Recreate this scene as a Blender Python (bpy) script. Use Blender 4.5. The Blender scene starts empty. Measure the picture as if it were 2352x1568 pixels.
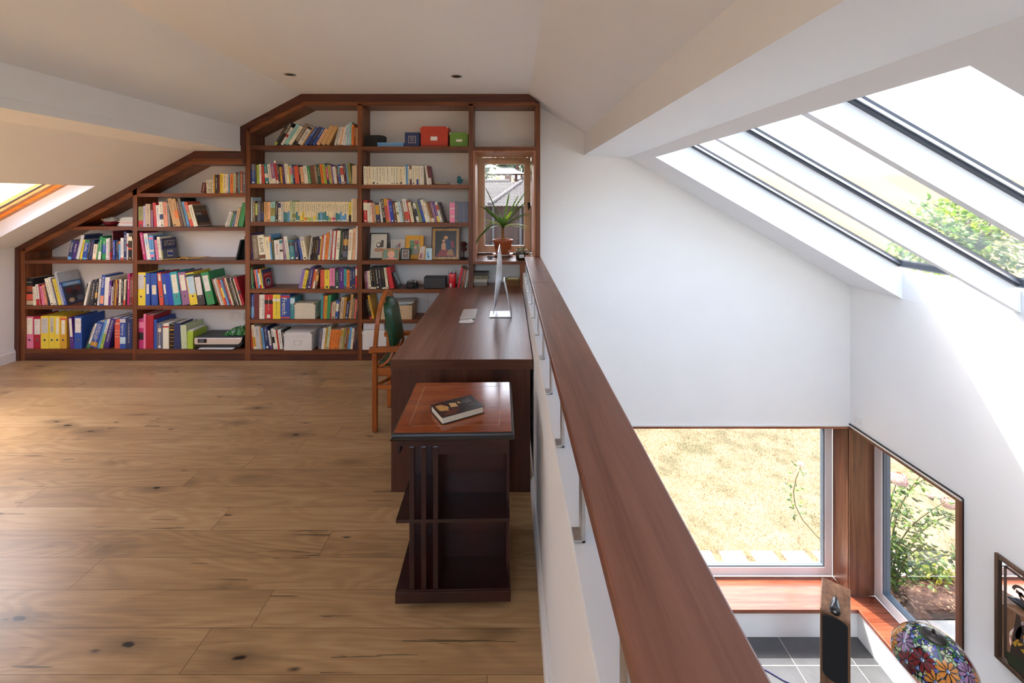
import bpy, math, random
from mathutils import Matrix, Vector
R = math.radians
random.seed(7)
S = bpy.context.scene
COL = S.collection

# ---------------------------------------------------------------- camera
cd = bpy.data.cameras.new('camera'); cam = bpy.data.objects.new('camera', cd); COL.objects.link(cam)
EYE = 1.65
cam.location = (0, 0, EYE); cam.rotation_euler = (R(90), 0, 0)
cd.sensor_width = 36; cd.lens = 1000 / 2352 * 36
cd.shift_x = 6 / 2352; cd.shift_y = -326 / 2352
cd.clip_start = .02; cd.clip_end = 400
S.camera = cam
# ---------------------------------------------------------------- sky, sun, exposure
w = bpy.data.worlds.new('sky'); S.world = w; w.use_nodes = True
nt = w.node_tree; nt.nodes.clear()
sky = nt.nodes.new('ShaderNodeTexSky'); sky.sky_type = 'NISHITA'; sky.sun_disc = False
sky.sun_elevation = R(57); sky.sun_rotation = R(-25); sky.air_density = 1.0; sky.dust_density = 4; sky.ozone_density = .6
hs = nt.nodes.new('ShaderNodeHueSaturation'); hs.inputs['Saturation'].default_value = .75
bg = nt.nodes.new('ShaderNodeBackground'); bg.inputs[1].default_value = .9
wo = nt.nodes.new('ShaderNodeOutputWorld')
nt.links.new(sky.outputs[0], hs.inputs['Color']); nt.links.new(hs.outputs[0], bg.inputs[0]); nt.links.new(bg.outputs[0], wo.inputs[0])
sl = bpy.data.lights.new('sun', 'SUN'); sl.energy = 9.0; sl.angle = R(.55); sl.color = (1, .98, .95)
sun = bpy.data.objects.new('sun', sl); COL.objects.link(sun)
sun.rotation_euler = Vector((.275, -.58, -1)).to_track_quat('-Z', 'Y').to_euler()
sun.location = (-6, 10, 18)
S.view_settings.view_transform = 'Standard'; S.view_settings.look = 'None'
S.view_settings.gamma = 1; S.view_settings.use_curve_mapping = False
S.view_settings.exposure = 1.53
S.cycles.max_bounces = 14; S.cycles.diffuse_bounces = 10; S.cycles.glossy_bounces = 4
S.cycles.transparent_max_bounces = 24; S.cycles.sample_clamp_indirect = 8
S.cycles.use_denoising = True

# ---------------------------------------------------------------- helpers
def P(px, py, D):                     # where the photo's pixel lies at depth D
    return ((px - 1170) / 1000 * D, EYE + (458 - py) / 1000 * D)
def lin(c):
    if isinstance(c, str):
        c = tuple(int(c[i:i + 2], 16) / 255 for i in (0, 2, 4))
    return tuple(v / 12.92 if v <= .04045 else ((v + .055) / 1.055) ** 2.4 for v in c)
def mul(c, k): return tuple(min(.9, v * k) for v in c)
MATS = {}
def new_mat(name):
    m = bpy.data.materials.new(name); m.use_nodes = True
    return m, m.node_tree, m.node_tree.nodes['Principled BSDF']
def node(t, typ, **kw):
    n = t.nodes.new(typ)
    for k, v in kw.items():
        if k in n.inputs.keys(): n.inputs[k].default_value = v
        else: setattr(n, k, v)
    return n
def plain(name, c, rough=.5, metal=0, var=.06, scale=30, bump=0, coat=0, spec=.5):
    """paint, paper, plastic: a colour with a slight procedural mottling"""
    if name in MATS: return MATS[name]
    c = lin(c) if isinstance(c, str) else c
    m, t, b = new_mat(name)
    tc = node(t, 'ShaderNodeTexCoord'); n = node(t, 'ShaderNodeTexNoise', Scale=scale, Detail=3)
    cr = node(t, 'ShaderNodeValToRGB')
    cr.color_ramp.elements[0].position = .3; cr.color_ramp.elements[1].position = .7
    cr.color_ramp.elements[0].color = (*mul(c, 1 - var), 1); cr.color_ramp.elements[1].color = (*mul(c, 1 + var), 1)
    t.links.new(tc.outputs['Object'], n.inputs['Vector']); t.links.new(n.outputs['Fac'], cr.inputs[0])
    t.links.new(cr.outputs[0], b.inputs['Base Color'])
    b.inputs['Roughness'].default_value = rough; b.inputs['Metallic'].default_value = metal
    b.inputs['Coat Weight'].default_value = coat; b.inputs['Specular IOR Level'].default_value = spec
    if bump:
        bp = node(t, 'ShaderNodeBump', Strength=bump, Distance=.01)
        t.links.new(n.outputs['Fac'], bp.inputs['Height']); t.links.new(bp.outputs[0], b.inputs['Normal'])
    MATS[name] = m
    return m
def wood(name, cs, axis, rough=.4, gx=1.3, gn=26, bump=.06, coat=0, coatr=.2):
    """wood with its grain along one axis of object space"""
    if name in MATS: return MATS[name]
    m, t, b = new_mat(name)
    tc = node(t, 'ShaderNodeTexCoord'); mp = node(t, 'ShaderNodeMapping')
    sc = [gn, gn, gn]; sc['xyz'.index(axis)] = gx
    mp.inputs['Scale'].default_value = sc
    n1 = node(t, 'ShaderNodeTexNoise', Scale=1, Detail=6, Roughness=.62, Distortion=.5)
    n2 = node(t, 'ShaderNodeTexNoise', Scale=.22, Detail=2)
    n3 = node(t, 'ShaderNodeTexNoise', Scale=7, Detail=2)
    for n in (n1, n2, n3): t.links.new(mp.outputs[0], n.inputs['Vector'])
    t.links.new(tc.outputs['Object'], mp.inputs['Vector'])
    a = node(t, 'ShaderNodeMath', operation='MULTIPLY_ADD'); a.inputs[1].default_value = .55
    a2 = node(t, 'ShaderNodeMath', operation='MULTIPLY_ADD'); a2.inputs[1].default_value = .35
    a3 = node(t, 'ShaderNodeMath', operation='MULTIPLY'); a3.inputs[1].default_value = .12
    t.links.new(n3.outputs[0], a3.inputs[0]); t.links.new(n2.outputs[0], a2.inputs[0]); t.links.new(a3.outputs[0], a2.inputs[2])
    t.links.new(n1.outputs[0], a.inputs[0]); t.links.new(a2.outputs[0], a.inputs[2])
    cr = node(t, 'ShaderNodeValToRGB'); e = cr.color_ramp.elements
    cs = [lin(c) if isinstance(c, str) else c for c in cs]
    e[0].position = .36; e[0].color = (*cs[0], 1); e[1].position = .66; e[1].color = (*cs[2], 1)
    k = e.new(.5); k.color = (*cs[1], 1)
    t.links.new(a.outputs[0], cr.inputs[0]); t.links.new(cr.outputs[0], b.inputs['Base Color'])
    b.inputs['Roughness'].default_value = rough
    b.inputs['Coat Weight'].default_value = coat; b.inputs['Coat Roughness'].default_value = coatr
    bp = node(t, 'ShaderNodeBump', Strength=bump, Distance=.004)
    t.links.new(n1.outputs[0], bp.inputs['Height']); t.links.new(bp.outputs[0], b.inputs['Normal'])
    MATS[name] = m
    return m
def leaf_mat(name, c, glow=1.6, rough=.45, var=.2, scale=12):
    """thin leaf: reflects and lets some light through"""
    m = plain(name, c, rough, var=var, scale=scale); t = m.node_tree; b = t.nodes['Principled BSDF']
    out = [n for n in t.nodes if n.type == 'OUTPUT_MATERIAL'][0]
    tl = node(t, 'ShaderNodeBsdfTranslucent'); c_ = mul(lin(c), glow); tl.inputs[0].default_value = (c_[0], min(.9, c_[1] * 1.15), c_[2] * .6, 1)
    mx = node(t, 'ShaderNodeMixShader'); mx.inputs[0].default_value = .38
    t.links.new(b.outputs[0], mx.inputs[1]); t.links.new(tl.outputs[0], mx.inputs[2]); t.links.new(mx.outputs[0], out.inputs[0])
    return m
def glass_mat(name, tint=(1, 1, 1), refl=1.0):
    """thin window glass: lets light straight through and mirrors a little by its angle"""
    if name in MATS: return MATS[name]
    m, t, b = new_mat(name); t.nodes.remove(b)
    out = [n for n in t.nodes if n.type == 'OUTPUT_MATERIAL'][0]
    tr = node(t, 'ShaderNodeBsdfTransparent'); tr.inputs[0].default_value = (*tint, 1)
    gl = node(t, 'ShaderNodeBsdfGlossy'); gl.inputs['Roughness'].default_value = .01
    fr = node(t, 'ShaderNodeFresnel'); fr.inputs[0].default_value = 1.45
    ge = node(t, 'ShaderNodeNewGeometry'); io = node(t, 'ShaderNodeMath', operation='MULTIPLY_ADD')
    io.inputs[1].default_value = 1 / 1.45 - 1.45; io.inputs[2].default_value = 1.45     # same mirroring from either face
    t.links.new(ge.outputs['Backfacing'], io.inputs[0]); t.links.new(io.outputs[0], fr.inputs[0])
    k = node(t, 'ShaderNodeMath', operation='MULTIPLY'); k.inputs[1].default_value = refl
    mx = node(t, 'ShaderNodeMixShader')
    t.links.new(fr.outputs[0], k.inputs[0]); t.links.new(k.outputs[0], mx.inputs[0])
    t.links.new(tr.outputs[0], mx.inputs[1]); t.links.new(gl.outputs[0], mx.inputs[2]); t.links.new(mx.outputs[0], out.inputs[0])
    MATS[name] = m
    return m

WM = {}
class MB:
    """collects shapes into one mesh"""
    def __init__(s): s.v = []; s.f = []; s.m = []; s.M = Matrix.Identity(4); s.k = 0; s.sm = []; s.smooth = False
    def add(s, vs, fs):
        o = len(s.v)
        s.v += [tuple(s.M @ Vector(p)) for p in vs]
        s.f += [tuple(i + o for i in f) for f in fs]; s.m += [s.k] * len(fs); s.sm += [s.smooth] * len(fs)
        return s
    def box(s, x0, x1, y0, y1, z0, z1):
        x0, x1 = sorted((x0, x1)); y0, y1 = sorted((y0, y1)); z0, z1 = sorted((z0, z1))
        return s.add([(x0, y0, z0), (x1, y0, z0), (x1, y1, z0), (x0, y1, z0), (x0, y0, z1), (x1, y0, z1), (x1, y1, z1), (x0, y1, z1)],
                     [(0, 3, 2, 1), (4, 5, 6, 7), (0, 1, 5, 4), (1, 2, 6, 5), (2, 3, 7, 6), (3, 0, 4, 7)])
    def prism(s, pts, a0, a1, axis='y'):
        ar = sum(p[0] * q[1] - q[0] * p[1] for p, q in zip(pts, pts[1:] + pts[:1]))
        if ar < 0: pts = pts[::-1]
        n = len(pts)
        mk = {'y': lambda p, a: (p[0], a, p[1]), 'x': lambda p, a: (a, p[0], p[1]), 'z': lambda p, a: (p[0], p[1], a)}[axis]
        vs = [mk(p, a0) for p in pts] + [mk(p, a1) for p in pts]
        fs = [tuple(range(n)), tuple(range(2 * n - 1, n - 1, -1))] + [(i, i + n, (i + 1) % n + n, (i + 1) % n) for i in range(n)]
        if axis != 'y': fs = [f[::-1] for f in fs]
        return s.add(vs, fs)
    def tube(s, path, r, n=8, closed=False, flat=None):
        path = [Vector(p) for p in path]; L = len(path)
        rs = r if isinstance(r, (list, tuple)) else [r] * L
        vs = []; up = None
        for i, p in enumerate(path):
            a = path[(i - 1) % L] if (i or closed) else p; b = path[(i + 1) % L] if (i < L - 1 or closed) else p
            t = (b - a).normalized()
            if up is None: up = Vector((0, 0, 1)) if abs(t.z) < .9 else Vector((1, 0, 0))
            u = t.cross(up).normalized(); v = u.cross(t).normalized(); up = v
            for k in range(n):
                c = 2 * math.pi * (k + .5) / n; fx, fy = (1, 1) if not flat else flat
                vs.append(tuple(p + rs[i] * (math.cos(c) * u * fx + math.sin(c) * v * fy)))
        fs = []
        for i in range(L if closed else L - 1):
            for k in range(n):
                j = (i + 1) % L
                fs.append((i * n + k, i * n + (k + 1) % n, j * n + (k + 1) % n, j * n + k))
        if not closed: fs += [tuple(range(n - 1, -1, -1)), tuple((L - 1) * n + k for k in range(n))]
        return s.add(vs, fs)
    def lathe(s, prof, c=(0, 0, 0), n=24, cap=True):
        vs = []; L = len(prof)
        for r, z in prof:
            for k in range(n):
                a = 2 * math.pi * k / n; vs.append((c[0] + r * math.cos(a), c[1] + r * math.sin(a), c[2] + z))
        fs = [(i * n + k, i * n + (k + 1) % n, (i + 1) * n + (k + 1) % n, (i + 1) * n + k) for i in range(L - 1) for k in range(n)]
        if cap: fs += [tuple(range(n - 1, -1, -1)), tuple((L - 1) * n + k for k in range(n))]
        return s.add(vs, fs)
    def ball(s, c, r, n=16, m=10):
        r = r if isinstance(r, (list, tuple)) else (r, r, r)
        vs = [(c[0], c[1], c[2] - r[2])]; fs = []
        for i in range(1, m):
            a = -math.pi / 2 + math.pi * i / m
            for k in range(n):
                b = 2 * math.pi * k / n
                vs.append((c[0] + r[0] * math.cos(a) * math.cos(b), c[1] + r[1] * math.cos(a) * math.sin(b), c[2] + r[2] * math.sin(a)))
        vs.append((c[0], c[1], c[2] + r[2])); e = len(vs) - 1
        for k in range(n):
            fs.append((0, 1 + (k + 1) % n, 1 + k)); fs.append((e, e - n + k, e - n + (k + 1) % n))
        for i in range(m - 2):
            for k in range(n):
                fs.append((1 + i * n + k, 1 + i * n + (k + 1) % n, 1 + (i + 1) * n + (k + 1) % n, 1 + (i + 1) * n + k))
        return s.add(vs, fs)
    def build(s, name, mat, parent=None, smooth=False, bevel=0, local=False, seg=2):
        me = bpy.data.meshes.new(name); me.from_pydata(s.v, [], s.f)
        for mm in (mat if isinstance(mat, (list, tuple)) else [mat]): me.materials.append(mm)
        me.polygons.foreach_set('material_index', s.m)
        me.polygons.foreach_set('use_smooth', [bool(smooth or q) for q in s.sm])
        me.update()
        return link(name, me, parent, bevel, local, seg)
def link(name, me, parent=None, bevel=0, local=False, seg=2):
    o = bpy.data.objects.new(name, me); COL.objects.link(o)
    if bevel:
        b = o.modifiers.new('bevel', 'BEVEL'); b.width = bevel; b.segments = seg; b.limit_method = 'ANGLE'; b.angle_limit = R(40)
    WM[o.name] = Matrix.Identity(4)
    if parent:
        o.parent = parent
        if not local: o.matrix_parent_inverse = WM[parent.name].inverted()
        else: WM[o.name] = WM[parent.name].copy()
    return o
LABELS = {}
def tag(o, label, cat, group=None, kind=None):
    if label: o['label'] = label; LABELS.setdefault(label, []).append(o.name)
    if cat: o['category'] = cat
    if group: o['group'] = group
    if kind: o['kind'] = kind
    return o
def thing(name, label, cat, loc=(0, 0, 0), rz=0, group=None, rot=None):
    o = bpy.data.objects.new(name, None); COL.objects.link(o); o.empty_display_size = .05
    o.location = loc; o.rotation_euler = rot or (0, 0, rz)
    WM[o.name] = Matrix.Translation(loc) @ o.rotation_euler.to_matrix().to_4x4()
    return tag(o, label, cat, group)
def struct(o): o['kind'] = 'structure'; return o
def structroot(name, loc):
    o = bpy.data.objects.new(name, None); COL.objects.link(o); o.location = loc; WM[o.name] = Matrix.Translation(loc)
    o['kind'] = 'structure'; return o
TXT = {}
def text_polys(s):
    """outline of a line of lettering, scaled to a unit-high strip: (verts, faces, width)"""
    if s in TXT: return TXT[s]
    cu = bpy.data.curves.new('lettering', 'FONT'); cu.body = s; cu.resolution_u = 2
    ob = bpy.data.objects.new('lettering', cu); COL.objects.link(ob)
    dg = bpy.context.evaluated_depsgraph_get(); me = bpy.data.meshes.new_from_object(ob.evaluated_get(dg))
    vs = [tuple(v.co) for v in me.vertices]; fs = [tuple(p.vertices) for p in me.polygons]
    bpy.data.objects.remove(ob); bpy.data.curves.remove(cu); bpy.data.meshes.remove(me)
    x0 = min(v[0] for v in vs); x1 = max(v[0] for v in vs); y0 = min(v[1] for v in vs); y1 = max(v[1] for v in vs)
    h = y1 - y0
    TXT[s] = ([((v[0] - x0) / h, (v[1] - y0) / h) for v in vs], fs, (x1 - x0) / h)
    return TXT[s]
def put_text(mb, s, o, right, up, length, height):
    """lettering on a flat face: lower left corner o, running along right, letters standing along up"""
    vs, fs, wd = text_polys(s); o, r, u = Vector(o), Vector(right).normalized(), Vector(up).normalized()
    mb.add([tuple(o + r * (v[0] / wd * length) + u * (v[1] * height)) for v in vs], fs)
    return mb
def ord_(n): return f'{n}' + ('th' if 10 <= n % 100 <= 20 else {1: 'st', 2: 'nd', 3: 'rd'}.get(n % 10, 'th'))

# ---------------------------------------------------------------- shared materials
WHITE = plain('white_wall_paint', (.84, .85, .845), .85, var=.012, scale=3)
CEIL = plain('ceiling_paint', (.845, .878, .91), .9, var=.012, scale=2)
BASEW = plain('white_satin_paint', (.82, .82, .81), .4, var=.01)
UPVC = plain('white_window_frame', (.92, .93, .94), .3, var=.01)
MAH = ['4a2110', '74401f', '965832']
MX = wood('mahogany_grain_x', MAH, 'x', .42); MY = wood('mahogany_grain_y', MAH, 'y', .42); MZ = wood('mahogany_grain_z', MAH, 'z', .42)
DKX = wood('mahogany_fascia_x', ['351810', '4c2518', '633523'], 'x', .45); DKZ = wood('mahogany_fascia_z', ['351810', '4c2518', '633523'], 'z', .45)
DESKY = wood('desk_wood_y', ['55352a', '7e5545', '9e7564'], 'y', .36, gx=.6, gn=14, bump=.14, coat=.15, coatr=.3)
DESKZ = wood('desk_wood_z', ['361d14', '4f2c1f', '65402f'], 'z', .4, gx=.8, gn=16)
CAPY = wood('handrail_wood_y', ['5a3324', '7c4d3a', '966450'], 'y', .36, gx=1.2, gn=24, coat=.15, coatr=.3)
REDW = ['4a281a', '6e432d', '8a5c40']
RWX = wood('window_wood_x', ['5c2a1a', '84452d', 'a06044'], 'x', .22, coat=.35, coatr=.14); RWY = wood('window_wood_y', REDW, 'y', .28); RWZ = wood('window_wood_z', REDW, 'z', .32)
PINE = wood('pale_pine_z', ['d2ac84', 'dfbd98', 'e8ccac'], 'z', .4, bump=.03)
GLASS = glass_mat('window_glass'); RGLASS = glass_mat('light_dimming_glass', (.68, .685, .69))  # second glass has a tint put in to hold down the daylight
BLACK = plain('black_plastic', (.012, .012, .013), .4)
STEEL = plain('brushed_steel', (.62, .61, .58), .35, 1, var=.05)
ALU = plain('silver_aluminium', (.72, .73, .75), .32, .85, var=.02)
GREYBAR = plain('grey_roof_window_metal', (.045, .055, .075), .4, .2)
PAPER = plain('cream_pages', (.72, .66, .52), .8, var=.1, scale=200)
WPAPER = plain('white_paper', (.8, .8, .78), .7, var=.03)
# ================================================================ the setting
DB, DW, YO = 4.46, 4.73, 5.10          # bookcase front, back wall face, outer face of the back wall
XL, XR, XO = -5.06, 3.70, 4.06         # side walls
YR = -2.2
ZF, ZL = 0.0, -2.95                    # gallery floor, lower floor
def zc(x):                             # underside of the ceiling
    return 2.729 - .537 * (-2.127 - x) if x < -2.127 else (2.729 if x < .192 else 2.839 - .5745 * x)
KS = .5745
def zg(x): return zc(x) + .285         # roof window glass line, right slope

def plank_floor():
    m, t, b = new_mat('oak_plank_floor'); L = t.links.new
    tc = node(t, 'ShaderNodeTexCoord'); sp = node(t, 'ShaderNodeSeparateXYZ'); L(tc.outputs['Object'], sp.inputs[0])
    def M(op, a, bb=None, c=None):
        n = node(t, 'ShaderNodeMath', operation=op)
        for i, q in enumerate((a, bb, c)):
            if q is None: continue
            if isinstance(q, (int, float)): n.inputs[i].default_value = q
            else: L(q, n.inputs[i])
        return n.outputs[0]
    pw, pl = .165, 2.15
    v = M('DIVIDE', M('ADD', sp.outputs[1], 3.273), pw); row = M('FLOOR', v); fv = M('FRACT', v)
    wn = node(t, 'ShaderNodeTexWhiteNoise', noise_dimensions='1D'); L(row, wn.inputs['W'])
    u = M('ADD', M('DIVIDE', sp.outputs[0], pl), M('MULTIPLY', wn.outputs[0], 5.3)); colm = M('FLOOR', u); fu = M('FRACT', u)
    cb = node(t, 'ShaderNodeCombineXYZ'); L(row, cb.inputs[0]); L(colm, cb.inputs[1])
    w2 = node(t, 'ShaderNodeTexWhiteNoise', noise_dimensions='2D'); L(cb.outputs[0], w2.inputs['Vector'])
    idn = w2.outputs['Value']
    def vec(sx, sy, k):
        c = node(t, 'ShaderNodeCombineXYZ')
        L(M('MULTIPLY', sp.outputs[0], sx), c.inputs[0]); L(M('MULTIPLY', sp.outputs[1], sy), c.inputs[1]); L(M('MULTIPLY', idn, k), c.inputs[2])
        return c.outputs[0]
    n1 = node(t, 'ShaderNodeTexNoise', Scale=1, Detail=2.5, Roughness=.5, Distortion=.6); L(vec(.8, 4.2, 37), n1.inputs['Vector'])
    ring = M('SINE', M('MULTIPLY', n1.outputs[0], 95))
    n2 = node(t, 'ShaderNodeTexNoise', Scale=1, Detail=5, Roughness=.7); L(vec(3, 95, 11), n2.inputs['Vector'])
    n3 = node(t, 'ShaderNodeTexNoise', Scale=1, Detail=2); L(vec(1.1, 5, 23), n3.inputs['Vector'])
    g = M('ADD', M('MULTIPLY', M('MULTIPLY', ring, n3.outputs[0]), .10), M('ADD', M('MULTIPLY', n2.outputs[0], .50), M('MULTIPLY', n3.outputs[0], .37)))
    g = M('ADD', g, M('MULTIPLY', M('SUBTRACT', idn, .5), .16))
    cr = node(t, 'ShaderNodeValToRGB'); e = cr.color_ramp.elements
    e[0].position = .22; e[0].color = (*lin('8f7050'), 1); e[1].position = .72; e[1].color = (*lin('c6a980'), 1)
    k = e.new(.46); k.color = (*lin('b08e64'), 1)
    L(g, cr.inputs[0])
    # knots and dark cracks
    def knots(sx, sy, gate, r0, r1, soft):
        vo = node(t, 'ShaderNodeTexVoronoi', Scale=1, feature='F1'); nz = node(t, 'ShaderNodeTexNoise', Scale=14, Detail=3)
        L(tc.outputs['Object'], nz.inputs['Vector'])
        va = node(t, 'ShaderNodeVectorMath', operation='ADD'); sc = node(t, 'ShaderNodeVectorMath', operation='SCALE'); sc.inputs['Scale'].default_value = .16
        L(nz.outputs['Color'], sc.inputs[0]); L(vec(sx, sy, 17), va.inputs[0]); L(sc.outputs[0], va.inputs[1]); L(va.outputs[0], vo.inputs['Vector'])
        s3 = node(t, 'ShaderNodeSeparateColor'); L(vo.outputs['Color'], s3.inputs[0])
        mr = node(t, 'ShaderNodeMapRange'); mr.inputs[1].default_value = r0; mr.inputs[2].default_value = r1; mr.inputs[3].default_value = 1; mr.inputs[4].default_value = 0
        L(vo.outputs['Distance'], mr.inputs[0])
        return M('MULTIPLY', M('MULTIPLY', mr.outputs[0], M('GREATER_THAN', s3.outputs[0], gate)), soft)
    k1 = knots(2.2, 6.5, .42, .02, .36, .55); k2 = knots(2.2, 6.5, .42, .05, .105, 1.0); k3 = knots(4.2, 14, .68, .04, .15, .9)
    n4 = node(t, 'ShaderNodeTexNoise', Scale=1, Detail=3, Roughness=.6); L(vec(1.6, 34, 53), n4.inputs['Vector'])
    n5 = node(t, 'ShaderNodeTexNoise', Scale=1, Detail=1); L(vec(.9, 2.2, 71), n5.inputs['Vector'])
    crack = M('MULTIPLY', M('MULTIPLY', M('GREATER_THAN', n4.outputs[0], .655), M('GREATER_THAN', n5.outputs[0], .56)), .6)
    dark = M('MAXIMUM', M('MAXIMUM', M('MAXIMUM', k1, k2), k3), crack)
    mx = node(t, 'ShaderNodeMix', data_type='RGBA'); L(dark, mx.inputs[0]); L(cr.outputs[0], mx.inputs[6]); mx.inputs[7].default_value = (*lin('231710'), 1)
    # joints
    ev = M('MINIMUM', fv, M('SUBTRACT', 1, fv)); eu = M('MINIMUM', fu, M('SUBTRACT', 1, fu))
    seam = M('MAXIMUM', M('LESS_THAN', ev, .007), M('LESS_THAN', eu, .0007))
    m2 = node(t, 'ShaderNodeMix', data_type='RGBA'); L(M('MULTIPLY', seam, .75), m2.inputs[0]); L(mx.outputs[2], m2.inputs[6]); m2.inputs[7].default_value = (*lin('5a3d22'), 1)
    L(m2.outputs[2], b.inputs['Base Color'])
    b.inputs['Roughness'].default_value = .36; b.inputs['Specular IOR Level'].default_value = .45
    bp = node(t, 'ShaderNodeBump', Strength=.08, Distance=.004); L(n2.outputs[0], bp.inputs['Height']); L(bp.outputs[0], b.inputs['Normal'])
    return m
def tile_floor():
    m, t, b = new_mat('grey_floor_tiles'); L = t.links.new
    tc = node(t, 'ShaderNodeTexCoord'); mp = node(t, 'ShaderNodeMapping'); mp.inputs['Location'].default_value = (-.43, -.10, 0)
    br = node(t, 'ShaderNodeTexBrick', offset=0, Scale=1); br.inputs['Brick Width'].default_value = .6; br.inputs['Row Height'].default_value = .6
    br.inputs['Mortar Size'].default_value = .004; br.inputs['Color1'].default_value = (*lin('4b4b4c'), 1); br.inputs['Color2'].default_value = (*lin('555556'), 1)
    br.inputs['Mortar'].default_value = (*lin('a8a49c'), 1)
    n = node(t, 'ShaderNodeTexNoise', Scale=5, Detail=6, Roughness=.65)
    mx = node(t, 'ShaderNodeMix', data_type='RGBA', blend_type='OVERLAY'); mx.inputs[0].default_value = .45
    L(tc.outputs['Object'], mp.inputs[0]); L(mp.outputs[0], br.inputs['Vector']); L(tc.outputs['Object'], n.inputs['Vector'])
    L(br.outputs[0], mx.inputs[6]); L(n.outputs['Fac'], mx.inputs[7]); L(mx.outputs[2], b.inputs['Base Color']); b.inputs['Roughness'].default_value = .45
    return m

struct(MB().box(XL, .137, YR, DW, -.3, 0).build('floor', plank_floor()))
struct(MB().box(-1.2, XR + .3, YR, DW, ZL - .15, ZL).build('floor_lower', tile_floor()))

# ceiling and roof slabs, cut round the roof windows
mb = MB(); Y0, Y1 = YR - .35, 6.15
def slab(x0, x1, y0, y1, up=.285): mb.prism([(x0, zc(x0)), (x1, zc(x1)), (x1, zc(x1) + up), (x0, zc(x0) + up)], y0, y1)
SX0 = 1.375; SY = (1.30, 4.10)
LX0, LX1 = -4.86, -3.90
LY = [(.45, 1.55), (1.73, 2.83), (3.02, 4.10)]
slab(LX1, -2.127, Y0, Y1); slab(XL - .4, LX0, Y0, Y1)
for a, c in zip([Y0] + [q[1] for q in LY], [q[0] for q in LY] + [Y1]): slab(LX0, LX1, a, c)
slab(-2.127, .192, Y0, Y1); slab(.192, SX0, Y0, Y1)
slab(SX0, XR, Y0, SY[0]); slab(SX0, XR, SY[1], Y1); slab(XR, XO + .1, Y0, Y1)
struct(mb.build('ceiling', CEIL))

# walls
mb = MB(); T = .28
def wpiece(x0, x1, z0, top=None):
    xs = [x0] + [q for q in (-2.127, .192) if x0 < q < x1] + [x1]
    if top is None: mb.prism([(x0, z0)] + [(q, zc(q) + T) for q in xs][0:] + [(x1, z0)], DW, YO)
    else: mb.box(x0, x1, DW, YO, z0, top)
E0, E1, EZ0, EZ1 = -.376, .272, 1.017, 2.156
FX0, FZ0, FZ1 = .6, -2.634, -.80
wpiece(XL - .3, E0, ZL); wpiece(E0, E1, EZ1); wpiece(E0, E1, ZL, EZ0); wpiece(E1, FX0, ZL); wpiece(FX0, XR, FZ1); wpiece(FX0, XR, ZL, FZ0 - .045)
struct(mb.build('wall_back', WHITE))
RY0 = 3.555
mb = MB()
def rp(y0, y1, z0, z1): mb.box(XR, XO, y0, y1, z0, z1)
rp(YR - .3, RY0, ZL, FZ1); rp(RY0, DW, ZL, FZ0 - .045); rp(DW, YO, ZL, FZ1)
rp(YR - .3, YO, FZ1, zc(XO) - .01)
mb.prism([(XR, zc(XO) - .01), (XR, zc(XR) - .001), (XO, zc(XO) - .01)], YR - .3, YO)
struct(mb.build('wall_right', WHITE))
struct(MB().box(XL - .3, XL, YR - .3, DW, -.3, zc(XL)).build('wall_left', WHITE))
mb = MB()
def gable(x0, x1, z0, z1=None):
    xs = [x0] + [q for q in (-2.127, .192) if x0 < q < x1] + [x1]
    if z1 is None: mb.prism([(x0, z0)] + [(q, zc(q) + .2) for q in xs] + [(x1, z0)], YR - .3, YR)
    else: mb.box(x0, x1, YR - .3, YR, z0, z1)
gable(XL, -2.0, ZL); gable(-2.0, .1, 2.6); gable(-2.0, .1, ZL, 1.6); gable(.1, 1.2, ZL); gable(1.2, 3.2, -.8); gable(3.2, XO, ZL)  # unseen openings added for daylight, the high one to brighten the ceiling
struct(mb.build('wall_rear', WHITE))
struct(MB().box(-1.5, -1.2, YR, DW, ZL, -.3).build('wall_lower', WHITE))
# half-height wall under the handrail, with its skirting
struct(MB().box(.137, .302, YR, DB, -.3, .90).build('wall_parapet', WHITE, bevel=.004))
def skirt(name, axis, face, a, b, h=.12, sgn=1):
    prof = [(0, 0), (.018 * sgn, 0), (.018 * sgn, h * .78), (.010 * sgn, h * .9), (.010 * sgn, h), (0, h)]
    m = MB()
    m.prism([(face + p, q) for p, q in prof], a, b, 'y')
    return struct(m.build(name, BASEW))
skirt('baseboard_left', 'y', XL, YR, DB - .002)
skirt('baseboard_parapet', 'y', .137, YR, 2.445, .095, -1)

# boxed purlins along the gallery
mb = MB(); xr = .818
mb.prism([(xr, 2.130), (xr, zc(xr)), (1.272, zc(1.272)), (1.272, 2.105)], YR, DW)
mb.box(xr - .010, xr, YR, DW, 2.130, 2.165); mb.box(xr - .005, xr, YR, DW, 2.165, 2.205)
struct(mb.build('trim_1', CEIL))
mb = MB(); xl = -2.752
mb.prism([(xl, 2.145), (xl, zc(xl)), (-3.212, 2.146)], YR, DB)
mb.box(xl, xl + .012, YR, DB - .02, 2.145, 2.198); mb.box(xl, xl + .006, YR, DB - .02, 2.204, 2.226)
struct(mb.build('trim_2', CEIL))

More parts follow.
